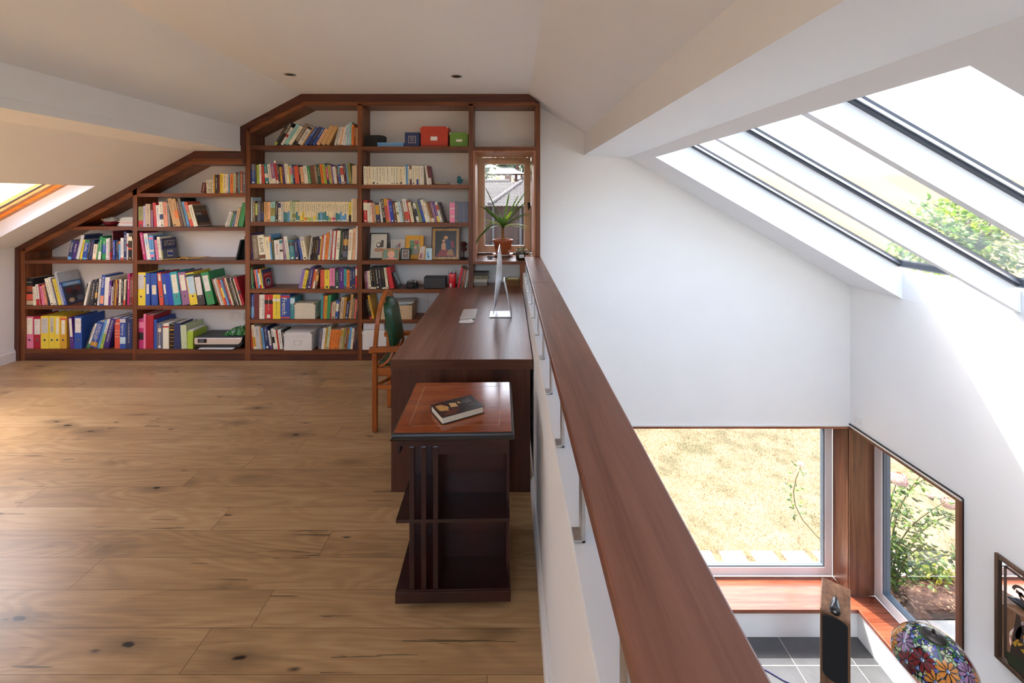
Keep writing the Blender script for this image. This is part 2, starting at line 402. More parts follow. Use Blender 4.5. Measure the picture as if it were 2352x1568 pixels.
# ---- roof windows over the lower room: three frames between two plastered rafters
def slope_bar(m, x0, x1, y0, y1, d0, d1, zf): m.prism([(x0, zf(x0) + d0), (x1, zf(x1) + d0), (x1, zf(x1) + d1), (x0, zf(x0) + d1)], y0, y1)
for i, y in enumerate((3.147, 2.20)):
    m = MB(); slope_bar(m, SX0, XR - .002, y, y + .05, .115, .30, zc); struct(m.build(f'trim_{3 + i}', CEIL))
for i, (a, c) in enumerate(((3.197, 4.10), (2.25, 3.147), (1.30, 2.20))):
    r = structroot(f'window_{4 + i}', (2.5, (a + c) / 2, zg(2.5)))
    m = MB()
    for y0, y1 in ((c - .030, c), (a, a + .030)):
        slope_bar(m, SX0, XR - .03, y0, y1, .0, .06, zg); 
    slope_bar(m, SX0, SX0 + .04, a, c, 0, .06, zg); slope_bar(m, XR - .06, XR - .03, a, c, 0, .06, zg)
    f = m.build('window_frame', GREYBAR, r); f['label'] = 'dark grey metal frame of the roof window'
    m = MB()
    for y0, y1 in ((c - .045, c - .033), (a + .033, a + .045)): slope_bar(m, SX0 + .04, XR - .06, y0, y1, .012, .03, zg)
    m.build('glazing_bead', ALU, r)
    m = MB(); slope_bar(m, SX0 + .04, XR - .06, a + .03, c - .03, .03, .036, zg); m.build('pane', RGLASS, r)
# ---- pine roof windows in the left slope
PINEX = wood('orange_pine_x', ['b06a20', 'd48f3c', 'e3a554'], 'x', .35, bump=.03)
for i, (a, c) in enumerate(LY):
    r = structroot(f'window_{7 + i}', (-4.38, (a + c) / 2, zc(-4.38)))
    m = MB(); zq = lambda x: zc(x) + .13
    for y0, y1 in ((c - .075, c - .03), (a + .03, a + .075)): slope_bar(m, LX0, LX1, y0, y1, 0, .09, zq)
    slope_bar(m, LX0, LX0 + .05, a + .075, c - .075, 0, .09, zq); slope_bar(m, LX1 - .05, LX1, a + .075, c - .075, 0, .09, zq)
    m.build('window_frame', PINEX, r)
    m = MB()
    for y0, y1 in ((c - .145, c - .095), (a + .095, a + .145)): slope_bar(m, LX0 + .06, LX1 - .06, y0, y1, .02, .10, zq)
    slope_bar(m, LX0 + .06, LX0 + .11, a + .145, c - .145, .02, .10, zq); slope_bar(m, LX1 - .11, LX1 - .06, a + .145, c - .145, .02, .10, zq)
    s = m.build('sash', PINEX, r)
    m = MB(); slope_bar(m, LX0 + .10, LX1 - .10, c - .152, c - .145, .05, .06, zq); m.build('gasket', BLACK, s)
    m = MB(); slope_bar(m, LX0 + .11, LX1 - .11, a + .145, c - .145, .06, .066, zq); m.build('pane', GLASS, s)

# ---- casement window at the end of the bookcase
r = structroot('window_1', (-.05, 5.05, EZ0))
def ring(m, x0, x1, z0, z1, wd, y0, y1, wb=None):
    wb = wb or wd
    m.box(x0, x0 + wd, y0, y1, z0, z1); m.box(x1 - wd, x1, y0, y1, z0, z1); m.box(x0 + wd, x1 - wd, y0, y1, z1 - wd, z1); m.box(x0 + wd, x1 - wd, y0, y1, z0, z0 + wb)
m = MB(); ring(m, E0 + .001, E1 - .001, EZ0 + .001, EZ1 - .001, .012, 5.03, 5.095); m.build('window_frame', plain('dark_rubber_gap', '2a211c', .5), r)
m = MB(); ring(m, E0 + .014, E1 - .024, EZ0 + .018, EZ1 - .02, .072, 5.035, 5.088, .075); sash = m.build('sash', PINE, r, bevel=.004)
m = MB(); gx0, gx1, gz0, gz1 = E0 + .086, E1 - .096, EZ0 + .093, EZ1 - .092
ring(m, gx0, gx1, gz0, gz1, .008, 5.04, 5.07); m.build('glazing_bead', UPVC, sash)  # white colour stands in for sunlight on the pine rim
m = MB(); m.box(gx0 + .008, gx1 - .008, 5.058, 5.064, gz0 + .008, gz1 - .008); m.build('pane', RGLASS, sash)
m = MB(); m.box(-.245, .11, 5.020, 5.035, 2.075, 2.115); m.box(-.235, .10, 5.016, 5.020, 2.085, 2.105); m.build('trickle_vent', PINE, sash, bevel=.003)
hx, hz = P(1214.5, 471, 5.03)
m = MB(); m.box(hx - .014, hx + .014, 5.022, 5.035, hz - .03, hz + .03); m.tube([(hx, 5.022, hz), (hx, 5.0, hz), (hx - .004, 4.995, hz - .05)], .008); m.build('window_handle', BLACK, sash, smooth=True)
m = MB(); m.box(E1 - .02, E1 - .014, 5.0, 5.03, EZ0 + .04, EZ1 - .02); m.box(E0 + .004, E1 - .014, 5.0, 5.03, EZ1 - .014, EZ1 - .008); m.build('steel_edging', STEEL, r)

# ---- big window of the lower room, to the lawn
r = structroot('window_2', (2.2, 4.99, FZ0))
m = MB(); ring(m, FX0, XR - .022, FZ0 + .0, FZ1 - .03, .085, 4.955, 5.03, .10); m.build('window_frame', UPVC, r, bevel=.004)
m = MB(); ring(m, FX0 + .085, XR - .107, FZ0 + .10, FZ1 - .115, .012, 4.965, 5.02); m.build('glazing_bead', plain('grey_gasket', '5b6670', .5), r)
m = MB(); m.box(FX0 + .097, XR - .119, 4.99, 4.996, FZ0 + .112, FZ1 - .127); m.build('pane', RGLASS, r)
# ---- window in the right wall
r = structroot('window_3', (3.98, 4.1, FZ0))
def ringx(m, y0, y1, z0, z1, wd, x0, x1, wb=None):
    wb = wb or wd
    m.box(x0, x1, y0, y0 + wd, z0, z1); m.box(x0, x1, y1 - wd, y1, z0, z1); m.box(x0, x1, y0 + wd, y1 - wd, z1 - wd, z1); m.box(x0, x1, y0 + wd, y1 - wd, z0, z0 + wb)
m = MB(); ringx(m, RY0 + .03, DW - .022, FZ0, FZ1 - .03, .085, 3.95, 4.03, .10); m.build('window_frame', UPVC, r, bevel=.004)
m = MB(); ringx(m, RY0 + .115, DW - .107, FZ0 + .10, FZ1 - .115, .014, 3.965, 4.035); m.build('glazing_bead', plain('grey_gasket', '5b6670', .5), r)
m = MB(); m.box(3.99, 3.996, RY0 + .129, DW - .121, FZ0 + .114, FZ1 - .129); m.build('pane', RGLASS, r)
# wooden linings of the two windows
m = MB(); m.box(XR - .022, XR, DW - .010, 4.955, FZ0 + .0, FZ1 - .032); m.box(XR - .022, 3.95, DW - .022, DW - .0, FZ0 + .0, FZ1 - .032) ; 
struct(m.build('trim_5', RWZ))
m = MB(); m.box(FX0, XR - .0, DW - .014, 4.955, FZ1 - .032, FZ1 - .012); struct(m.build('trim_6', RWX))
m = MB(); m.box(XR - .012, 3.95, RY0 - .002, DW - .023, FZ1 - .040, FZ1 - .014); m.box(XR - .030, 3.95, RY0 - .004, RY0 + .03, FZ0, FZ1 - .014); struct(m.build('trim_7', RWZ, bevel=.003))
m = MB(); m.box(XR - .012, XR, RY0, DW - .012, FZ1 - .012, FZ1 + .008); m.box(FX0, XR - .012, DW - .012, DW, FZ1 - .010, FZ1 + .004); struct(m.build('trim_8', BASEW))
m = MB(); m.box(XR - .014, XR, RY0 - .006, DW - .002, FZ1 + .008, FZ1 + .018); m.box(XR - .004, XR, RY0 - .012, RY0 - .004, FZ0 - .2, FZ1 + .012); struct(m.build('trim_9', plain('dark_shadow_gap', '1c1512', .6)))
# window seat round the corner
r = thing('window_seat', 'glossy reddish-brown wooden window seat on white base in the corner of the lower room', 'window seat', (3.0, 4.7, ZL))
m = MB(); m.prism([(FX0, 4.548), (3.647, 4.548), (3.647, 3.30), (3.70, 3.30), (3.70, RY0 + .03), (3.949, RY0 + .03), (3.949, DW - .024), (3.676, DW - .024), (3.676, 4.953), (FX0, 4.953)], FZ0 - .04, FZ0 - .001, 'z')
m.build('seat', RWX, r, bevel=.003)
m = MB(); m.box(FX0, 3.66, 4.58, DW, ZL, FZ0 - .04); m.box(3.66, 3.70, 3.30, 4.58, ZL, FZ0 - .04); m.build('base_panel', WHITE, r)

# ---- handrail on the parapet: hardwood cap on steel posts
r = thing('handrail', 'long brown hardwood handrail on flat steel posts along the white half wall', 'handrail', (.237, 1.5, .90))
m = MB(); m.box(.155, .319, YR, 3.06, 1.030, 1.065); m.box(.155, .319, 3.0605, DB - .012, 1.030, 1.065); m.build('cap', CAPY, r, bevel=.004)
POSTS = [.25, .605, .969, 1.334, 1.693, 2.06, 2.42, 2.77, 3.138, 3.52, 3.88, 4.24]
for y in POSTS:
    m = MB(); m.box(.158, .166, y - .02, y + .02, .901, 1.029); m.box(.141, .166, y - .02, y + .02, .901, .907); m.box(.158, .20, y - .02, y + .02, 1.023, 1.029)
    m.build('post', STEEL, r, bevel=.001)
# ---- downlights, sockets
for k, (a, c) in enumerate(((666, 170), (1049, 174))):
    D = 1.079 / ((458 - c) / 1000); x, z = P(a, c, D)
    r = thing('downlight', 'small recessed downlight in the ceiling ' + ('nearer the left slope' if k == 0 else 'above the fourth bay of the bookcase'), 'downlight', (x, D, 2.729), group='ceiling downlights')
    m = MB(); m.lathe([(.030, -.004), (.046, -.006), (.048, -.002), (.048, 0), (.030, 0)], (x, D, 2.728), 24, cap=False); m.build('trim_ring', STEEL, r, smooth=True)
    m = MB(); m.lathe([(.001, -.003), (.030, -.004)], (x, D, 2.728), 24); m.build('lens', BLACK, r)
SOCK = plain('white_socket_plastic', (.8, .8, .78), .3, var=.01)
r = thing('blanking_plate', 'small white switch plate on the right wall above the window head', 'switch plate', (XR, 4.56, -.68))
m = MB(); m.box(XR - .009, XR - .0005, 4.57, 4.665, -.765, -.655); m.build('plate', SOCK, r, bevel=.003)
for y in (4.585, 4.65):
    m = MB(); m.box(XR - .011, XR - .009, y - .004, y + .004, -.714, -.706); m.build('screw', STEEL, r)
# ================================================================ outdoors
def sstep(a, b, x):
    t = max(0, min(1, (x - a) / (b - a))); return t * t * (3 - 2 * t)
def ground(x, y):
    t = sstep(6.3, 8.2, y) * sstep(2.1, .6, x)
    z = -3.0 + 2.3 * t
    z += 5.2 * sstep(22, 80, y) + 9 * sstep(80, 170, y)
    return z
def grass_mat():
    m, t, b = new_mat('dry_lawn'); L = t.links.new
    tc = node(t, 'ShaderNodeTexCoord'); n = node(t, 'ShaderNodeTexNoise', Scale=2.2, Detail=5, Roughness=.7); n2 = node(t, 'ShaderNodeTexNoise', Scale=45, Detail=3)
    L(tc.outputs['Object'], n.inputs[0]); L(tc.outputs['Object'], n2.inputs[0])
    cr = node(t, 'ShaderNodeValToRGB'); e = cr.color_ramp.elements
    e[0].position = .40; e[0].color = (*lin('66604a'), 1); e[1].position = .62; e[1].color = (*lin('917c62'), 1); k = e.new(.48); k.color = (*lin('857058'), 1)
    mx = node(t, 'ShaderNodeMix', data_type='RGBA', blend_type='MULTIPLY'); mx.inputs[0].default_value = .7
    L(n.outputs[0], cr.inputs[0]); L(cr.outputs[0], mx.inputs[6])
    c2 = node(t, 'ShaderNodeValToRGB'); c2.color_ramp.elements[0].position = .35; c2.color_ramp.elements[0].color = (.45, .42, .35, 1); c2.color_ramp.elements[1].position = .6
    L(n2.outputs[0], c2.inputs[0]); L(c2.outputs[0], mx.inputs[7]); L(mx.outputs[2], b.inputs['Base Color']); b.inputs['Roughness'].default_value = .95
    b.inputs['Specular IOR Level'].default_value = .1
    return m
GR = grass_mat()
m = MB(); xs = [-160, -90, -50, -30, -20, -14, -9, -6, -4, -2, -1, -.4, 0, .4, .8, 1.2, 1.6, 2, 2.4, 3, 3.7, 4.4, 5.5, 7, 9, 12, 16, 24, 36, 60, 110, 160]
ys = [5.11, 5.5, 6, 6.4, 6.8, 7.2, 7.6, 8, 8.4, 9, 10, 11, 12, 14, 17, 20, 24, 28, 33, 40, 48, 56, 64, 72, 80, 95, 110, 130, 150, 175, 200]
vs = [(x, y, ground(x, y)) for y in ys for x in xs]; n = len(xs)
m.add(vs, [(j * n + i, j * n + i + 1, (j + 1) * n + i + 1, (j + 1) * n + i) for j in range(len(ys) - 1) for i in range(n - 1)])
o = len(m.v); ys2 = [-260, -20, -8, -3, 0, 2, 3, 4, 5.11]; xs2 = [4.07, 5.5, 7, 10, 16, 24, 40, 80, 160]
m.add([(x, y, -3.0) for y in ys2 for x in xs2], [(j * 9 + i, j * 9 + i + 1, (j + 1) * 9 + i + 1, (j + 1) * 9 + i) for j in range(8) for i in range(8)])
m.add([(x, y, -3.0 if x > 4 or x > -30 else -3.0) for y in (-260, -20, -6, -2.45) for x in (-260, -60, -20, -8, 4.07)], [(j * 5 + i, j * 5 + i + 1, (j + 1) * 5 + i + 1, (j + 1) * 5 + i) for j in range(3) for i in range(4)])
struct(m.build('lawn', GR, smooth=True))
rng = random.Random(3)
m = MB()
BC = [plain('straw_blade', '98836a', .8, spec=.1), plain('pale_straw_blade', 'ae9a80', .8, spec=.1), plain('green_blade', '6c7048', .8, spec=.1)]
for _ in range(42000):
    y = rng.uniform(5.2, 9.6); x = rng.uniform(.9, 6.2)
    if y < 5.75 and ((x - .30) % .41) < .30 and x < 5.3: continue
    if x > 4.0 and y < 5.4: continue
    z = ground(x, y); a = rng.uniform(0, 6.28); h = rng.uniform(.008, .032); ww = rng.uniform(.0025, .005); lx, ly = rng.uniform(-.028, .028), rng.uniform(-.028, .028)
    m.k = 2 if (math.sin(x * 2.1 + 1) * math.sin(y * 1.7) + .9 * sstep(7.4, 8.6, y) * sstep(2.4, 4, x) + rng.uniform(-.6, .6)) > .75 else rng.choice((0, 0, 1))
    m.add([(x - ww * math.cos(a), y - ww * math.sin(a), z - .003), (x + ww * math.cos(a), y + ww * math.sin(a), z - .003), (x + lx, y + ly, z + h)], [(0, 1, 2)])
o = m.build('grass', BC); tag(o, 'sunburnt straw-coloured grass of the lawn beyond the big lower window', 'grass', kind='stuff')
PAVE = plain('pale_concrete_paving', 'b4aea4', .85, var=.08, scale=18)
for k in range(12):
    x = .30 + k * .41 + .41
    if not 2.0 < x < 5.2: continue
    o = MB().box(x, x + .30, 5.14, 5.74, -3.03, -2.975).build('paving_slab', PAVE, bevel=.006)
    o['n'] = 0; del o['n']
    tag(o, f'pale paving slab set in the lawn edge, {ord_(int((x - 2.3) / .41) + 1)} from the left along the house' , 'paving slab', 'paving slabs along the house')
SOIL = plain('dark_garden_soil', '4c3526', .95, var=.4, scale=60, bump=.8)
m = MB(); N = 26
f = lambda i, j: (4.10 + 1.6 * i / N, 4.80 + .58 * j / N, -2.985 + .05 * math.sin(math.pi * i / N) * math.sin(math.pi * j / N) + rng.uniform(0, .025))
m.add([f(i, j) for j in range(N + 1) for i in range(N + 1)], [(j * (N + 1) + i, j * (N + 1) + i + 1, (j + 1) * (N + 1) + i + 1, (j + 1) * (N + 1) + i) for j in range(N) for i in range(N)])
struct(m.build('flower_bed', SOIL))
BARK = [plain('bark_chip', '6a4e3a', .9, var=.3), plain('pale_bark_chip', '90745a', .9, var=.3)]
m = MB()
for _ in range(420):
    x, y = rng.uniform(4.15, 5.6), rng.uniform(4.82, 5.36)
    if abs(x - 4.5) < .05 and abs(y - 5.1) < .05: continue
    s = rng.uniform(.008, .026); m.k = rng.randrange(2)
    m.M = Matrix.Translation((x, y, -2.945 + rng.uniform(0, .02))) @ Matrix.Rotation(rng.uniform(0, 6), 4, 'Z') @ Matrix.Rotation(rng.uniform(-.6, .6), 4, 'X'); m.box(-s, s, -s * .5, s * .5, -.004, .004)
o = m.build('bark_mulch', BARK); tag(o, 'brown bark chips scattered over the soil under the rose bush', 'mulch', kind='stuff')
for i, x in enumerate((4.12, 4.58, 5.04)):
    o = MB().box(x, x + .45, 4.33, 4.78, -3.02, -2.965).build('patio_slab', PAVE, bevel=.006)
    tag(o, 'buff patio slab in front of the flower bed, ' + ('against the house wall', 'second one out from the house wall', 'third one out from the house wall')[i], 'paving slab', 'patio slabs by the flower bed')

LEAF = [leaf_mat('rose_leaf_dark', '34481f'), leaf_mat('rose_leaf_light', '6c8438'), leaf_mat('rose_leaf_mid', '4c662a')]
STEM = plain('green_brown_stem', '5d5a35', .7, var=.2)
PET = [plain('pale_pink_petal', 'ead0c4', .6, var=.05), plain('peach_petal', 'd08c60', .6, var=.08)]
def leaf(m, p, d, up, L, W):
    d = Vector(d).normalized(); s = d.cross(Vector(up)); s = s.normalized() if s.length > .01 else Vector((1, 0, 0)); nn = s.cross(d)
    p = Vector(p); q = lambda a, b, c=0: tuple(p + d * L * a + s * W * b + nn * L * c)
    m.add([q(0, 0), q(.3, .45, -.04), q(.65, .42, -.05), q(1, 0, -.12), q(.65, -.42, -.05), q(.3, -.45, -.04), q(.35, 0, .05), q(.68, 0, .03)],
          [(0, 6, 1), (1, 6, 7, 2), (2, 7, 3), (0, 5, 6), (5, 4, 7, 6), (4, 3, 7)])
def bloom(parent, c, r, name='bloom'):
    """a full double rose: overlapping cupped petals round a globe"""
    m = MB(); c = Vector(c); n_ = 46
    for k in range(n_):
        zz = 1 - 1.75 * (k + .5) / n_; a = k * 2.39996; q = math.sqrt(max(0, 1 - zz * zz)); d = Vector((q * math.cos(a), q * math.sin(a), zz))
        rad = r * (.55 + .45 * (k / n_)) * rng.uniform(.92, 1.06); m.k = 1 if k < 9 else 0
        t1 = d.cross(Vector((0, 0, 1))); t1 = t1.normalized() if t1.length > .05 else Vector((1, 0, 0)); t2 = t1.cross(d); w_ = r * rng.uniform(.42, .6)
        p = c + d * rad; o_ = d * (-.18 * w_)
        m.add([tuple(p), tuple(p - t2 * w_ + o_ * 2.2), tuple(p - t1 * w_ + o_), tuple(p + t2 * w_ * .9 - o_ * .8), tuple(p + t1 * w_ + o_), tuple(p + (t1 - t2) * w_ * .75 + o_ * 1.6), tuple(p - (t1 + t2) * w_ * .75 + o_ * 1.6), tuple(p + (t1 + t2) * w_ * .75), tuple(p + (t2 - t1) * w_ * .75)],
              [(0, 1, 5), (0, 5, 4), (0, 4, 7), (0, 7, 3), (0, 3, 8), (0, 8, 2), (0, 2, 6), (0, 6, 1)])
    return m.build(name, PET, parent, smooth=True)
r = thing('rose_bush', 'tall leafy rose bush with pale pink blooms outside the right-hand lower window', 'rose bush', (4.5, 5.1, -2.96))
canes = []
def cane(p0, p1, sag, r0):
    p0, p1 = Vector(p0), Vector(p1); pts = []
    for k in range(9):
        t = k / 8; q = p0.lerp(p1, t) + Vector((sag[0], sag[1], sag[2])) * math.sin(math.pi * t); pts.append(q)
    canes.append((pts, r0)); return pts
b0 = (4.5, 5.1, -2.96)
ends = [((4.46, 5.02, -1.62), (-.1, 0, .1)), ((5.0, 5.15, -1.45), (-.2, 0, .1)), ((5.25, 5.0, -1.95), (-.1, 0, .25)), ((4.9, 4.9, -1.75), (-.2, 0, .1)), ((4.35, 5.2, -1.9), (-.1, 0, .0)),
        ((3.63, 5.42, -1.66), (-.35, .25, -.1)), ((5.35, 5.25, -1.55), (-.2, .1, .2)), ((4.75, 5.3, -2.0), (0, .1, .1)), ((5.1, 4.85, -2.35), (0, 0, .2)), ((4.3, 4.95, -2.2), (-.1, 0, .1)), ((4.75, 4.95, -2.25), (-.1, 0, .05))]
for e, s in ends: cane(b0, e, s, .010)
m = MB()
for pts, r0 in canes: m.tube(pts, [r0 * (1 - .06 * k) for k in range(9)], 6)
m.build('canes', STEM, r, smooth=True)
m = MB()
for ci, (pts, _) in enumerate(canes):
    for t in range(2 if ci != 5 else 5, 9):
        for _ in range(7 if ci != 5 else 4):
            p = pts[t - 1].lerp(pts[t], rng.random()); a = rng.uniform(0, 6.28); d = Vector((math.cos(a), math.sin(a), rng.uniform(-.3, .5)))
            q = p + d * .05
            for kk in range(3):
                m.k = rng.choice((0, 0, 1, 2)); leaf(m, q + d * (.045 * kk) if kk < 2 else q, d + Vector((rng.uniform(-.9, .9), rng.uniform(-.9, .9), rng.uniform(-.4, .2))), (0, 0, 1), rng.uniform(.04, .075), rng.uniform(.025, .045))
m.build('foliage', LEAF, r)
bloom(r, (4.47, 5.0, -1.56), .085); bloom(r, (5.02, 4.98, -1.82), .07); bloom(r, (4.83, 5.0, -1.75), .035); bloom(r, (3.63, 5.42, -1.64), .04); bloom(r, (5.2, 5.25, -1.5), .06)
def shrub(name, label, cat, c, rad, n_, L, mats, group=None, trunk=None, tr=.1):
    r = thing(name, label, cat, (c[0], c[1], trunk if trunk is not None else c[2] - rad[2]), group=group)
    m = MB(); blobs = [(Vector((rng.gauss(0, .42), rng.gauss(0, .42), rng.gauss(0, .42))), rng.uniform(.3, .6)) for _ in range(14)]
    for _ in range(n_):
        b, q = rng.choice(blobs); d = Vector((rng.gauss(0, 1), rng.gauss(0, 1), rng.gauss(0, 1))).normalized()
        v = b + d * q * rng.uniform(.6, 1)
        if v.length > 1.15: v = v.normalized() * rng.uniform(.8, 1.15)
        p = Vector((c[0] + v.x * rad[0], c[1] + v.y * rad[1], c[2] + v.z * rad[2])); s = L * rng.uniform(.6, 1.3); m.k = rng.randrange(len(mats))
        leaf(m, p, d + Vector((rng.uniform(-.7, .7), rng.uniform(-.7, .7), rng.uniform(-.5, .3))), (rng.uniform(-.4, .4), rng.uniform(-.4, .4), 1), s, s * .7)
    m.build('foliage', mats, r)
    if trunk is not None:
        m = MB(); m.tube([(c[0], c[1], trunk), (c[0] + .1 * rad[0], c[1], (trunk + c[2]) / 2), (c[0], c[1], c[2] + rad[2] * .4)], [tr, tr * .8, tr * .3], 8)
        for k in range(6):
            a = k * 1.1; m.tube([(c[0], c[1], c[2] - rad[2] * .3), (c[0] + rad[0] * .6 * math.cos(a), c[1] + rad[1] * .6 * math.sin(a), c[2] + rad[2] * .35)], [tr * .4, tr * .1], 6)
        m.build('trunk', plain('grey_bark', '80786c', .9, var=.3), r, smooth=True)
    return r
G1 = [leaf_mat('tree_leaf_dark', '4a6438'), leaf_mat('tree_leaf_mid', '668246'), leaf_mat('tree_leaf_yellow', '8c984e')]
YEL = [leaf_mat('yellow_shrub_leaf', '88882a'), leaf_mat('lime_shrub_leaf', '6e7c2e')]
shrub('ground_cover_plant', 'low yellow-green plant behind the rose bush at the edge of the soil', 'plant', (5.05, 5.25, -2.82), (.36, .2, .15), 260, .07, YEL + [LEAF[2]])
shrub('birch_tree', 'loose green birch tree seen through the middle roof window', 'tree', (8.3, 7.9, 1.0), (1.4, 1.3, 1.3), 2600, .11, G1, trunk=-3.0)
shrub('birch_tree', 'taller green birch tree seen through the nearest roof window', 'tree', (11.4, 7.6, 3.2), (1.35, 1.6, 1.9), 3000, .11, G1, trunk=-3.0)
# neighbours' buildings seen from the small casement
BRK = plain('brown_brick', '5c3a2e', .9, var=.2, scale=8); TIM = wood('brown_garage_boards', ['32251f', '443229', '523e35'], 'z', .8, gx=.8, gn=6)
TILE = plain('grey_brown_roof_tile', '6a605a', .8, var=.12, scale=6)
r = thing('garage', 'brown garage with wavy tiled roof seen through the small window behind the plant', 'garage', (-1, 13, -.7))
m = MB(); m.box(-7, 5, 12.2, 17, -.75, 1.5); m.build('wall', TIM, r)
for x in (-.48, .28, .42, .62): MB().box(x, x + .06, 12.12, 12.2, -.7, 1.45).build('post', plain('grey_timber_post', '5c5a58', .8), r)
m = MB(); nr = 18; nx = 480
for j in range(nr):
    y0, y1 = 11.9 + j * .18, 11.9 + (j + 1) * .18 + .03; z0, z1 = 1.46 + j * .044 + .024, 1.46 + (j + 1) * .044
    w = lambda i: .017 * abs(math.sin(i * math.pi / 4))
    xx = [-7.3 + 12.6 * i / nx for i in range(nx + 1)]
    vs = [(x, y0, z0 + w(i) - .03) for i, x in enumerate(xx)] + [(x, y0, z0 + w(i)) for i, x in enumerate(xx)] + [(x, y1, z1 + w(i)) for i, x in enumerate(xx)]
    q = nx + 1
    m.add(vs, [(i, i + 1, q + i + 1, q + i) for i in range(nx)] + [(q + i, q + i + 1, 2 * q + i + 1, 2 * q + i) for i in range(nx)])
m.build('roof', TILE, r)
m = MB(); m.tube([(-7.3, 15.15, 2.27), (.0, 15.15, 2.27)], .09, 8); m.tube([(-.55, 11.95, 1.52), (.42, 15.1, 2.28)], .06, 8); m.build('ridge_tiles', plain('pale_ridge_tile', '544c48', .8), r)
r = thing('bungalow', 'white gable end of a bungalow rising behind the garage roof', 'house', (1.0, 26, -.7))
m = MB(); m.prism([(.2, -.7), (.2, 2.4), (.95, 3.0), (1.75, 2.4), (1.75, -.7)], 26, 30); m.build('wall', plain('white_render', '908f8a', .8), r)
m = MB(); m.prism([(.0, 2.28), (.95, 3.04), (.95, 3.14), (.0, 2.4)], 25.8, 30); m.prism([(1.95, 2.28), (.95, 3.04), (.95, 3.14), (1.95, 2.4)], 25.8, 30); m.build('roof', TILE, r)
MB().box(-.28, .12, 27, 27.4, 1.5, 3.15).build('chimney', BRK, r)
r = thing('brick_house', 'red brick house with hipped grey roof on the hillside far beyond the window', 'house', (-1.2, 122, 5))
m = MB(); m.box(-5.2, 3.6, 120, 126, 4, 8.9); m.build('wall', BRK, r)
SLATE = plain('grey_slate', '55525a', .8)
m = MB(); a = [(-6, 119.2, 8.7), (4.4, 119.2, 8.7), (4.4, 127, 8.7), (-6, 127, 8.7), (-3, 123, 10.5), (1.2, 123, 10.5)]
m.add(a, [(0, 1, 5, 4), (1, 2, 5), (2, 3, 4, 5), (3, 0, 4), (3, 2, 1, 0)]); m.build('roof', SLATE, r)
for x in (-4.2, -2.6, -1.0, .6, 2.2): m = MB(); m.box(x, x + .9, 119.9, 120, 7.2, 8.4); m.build('window', UPVC, r)
MB().box(1.8, 2.6, 122, 123, 9.2, 11.2).build('chimney', BRK, r)
TR = [plain('far_tree_dark', '3a4e36', .7, var=.2), plain('far_tree_mid', '566c3e', .7, var=.2)]
for k, (x, y, z, rr) in enumerate(((-6.5, 100, 6.6, 2.6), (-9.5, 136, 12.2, 4.6), (6, 136, 11.8, 4.6), (-2.0, 146, 13.2, 3.6), (8, 112, 8.6, 3.0), (2.2, 160, 14.6, 5), (-18, 128, 10.5, 4), (16, 125, 10, 4.4))):
    shrub('hillside_tree', 'green tree on the far hillside, ' + ('dark and left of the brick house', 'tall, behind the left end of the brick house', 'tall, behind the right end of the brick house', 'above the ridge of the brick house', 'at the right edge of the small window',
          'topmost on the skyline behind the brick house', 'outermost on the left', 'outermost on the right')[k], 'tree', (x, y, z), (rr, rr * .8, rr * .9), 420, rr * .3, TR, 'trees on the far hillside', trunk=ground(x, y), tr=.3)
shrub('yellow_shrub', 'bright yellow-green shrub below the brick house on the hill', 'shrub', (-1.1, 70, 4.2), (1.5, 1.2, 1.0), 500, .3, YEL, trunk=ground(-1.1, 70), tr=.1)
r = thing('car', 'pale silver-blue car parked by the garage outside the small window', 'car', (-2.4, 10.2, -.7))
CARM = plain('pale_blue_car_paint', '7c8898', .2, .3, var=.01, coat=.6)
m = MB(); m.prism([(-4.5, -.45), (-.35, -.45), (-.27, -.1), (-.35, .2), (-.75, .3), (-4.3, .3), (-4.55, 0)], 9.4, 11.1); m.build('body', CARM, r, bevel=.06)
m = MB(); m.prism([(-.65, .3), (-1.15, .78), (-1.6, .86), (-2.9, .84), (-3.7, .3)], 9.5, 11.0); m.build('roof', CARM, r, bevel=.07)
m = MB(); m.prism([(-.80, .34), (-1.2, .74), (-2.1, .77), (-2.1, .34)], 9.485, 9.5); m.prism([(-2.2, .34), (-2.2, .77), (-2.85, .76), (-3.45, .34)], 9.485, 9.5); m.build('side_window', plain('dark_car_glass', '2c3944', .1), r)
for x in (-1.2, -3.7):
    m = MB(); m.M = Matrix.Translation((x, 9.42, -.38)) @ Matrix.Rotation(R(90), 4, 'X'); m.lathe([(.31, -.1), (.32, 0), (.30, .03), (.18, .04), (.02, .03)], n=20); m.build('wheel', BLACK, r, smooth=True)
# ================================================================ built-in bookcase
def F(px, py): return P(px, py, DB)           # front face of the bookcase
def fx(px): return (px - 1170) / 1000 * DB
def fz(py): return EYE + (458 - py) / 1000 * DB
BY = DW - .002
BC_ = thing('bookcase', 'wide built-in dark mahogany bookcase stepped to fit under the sloping ceiling', 'bookcase', (-2.4, 4.6, 0))
def bpart(name, mat, polys=(), boxes=(), y0=DB, y1=BY, bev=.0015):
    m = MB()
    for p in polys: m.prism([F(*q) for q in p], y0, y1)
    for x0, x1, t, b in boxes: m.box(fx(x0), fx(x1), y0, y1, fz(b), fz(t))
    return m.build(name, mat, BC_, bevel=bev)
FP = .012                                     # how far the fascia stands proud
fl = lambda py: fz(py)
zfl = 458 + 1650 / 4.46                       # pixel row of the floor at the front
SH = {'A': [801.5, 702, 597, 520], 'B': [802, 702, 597.7, 521.3, 443.7], 'C': [803, 733, 663.5, 597.4, 509.5, 422.2, 333.8], 'D': [803, 733.6, 664, 598, 511, 424, 336]}
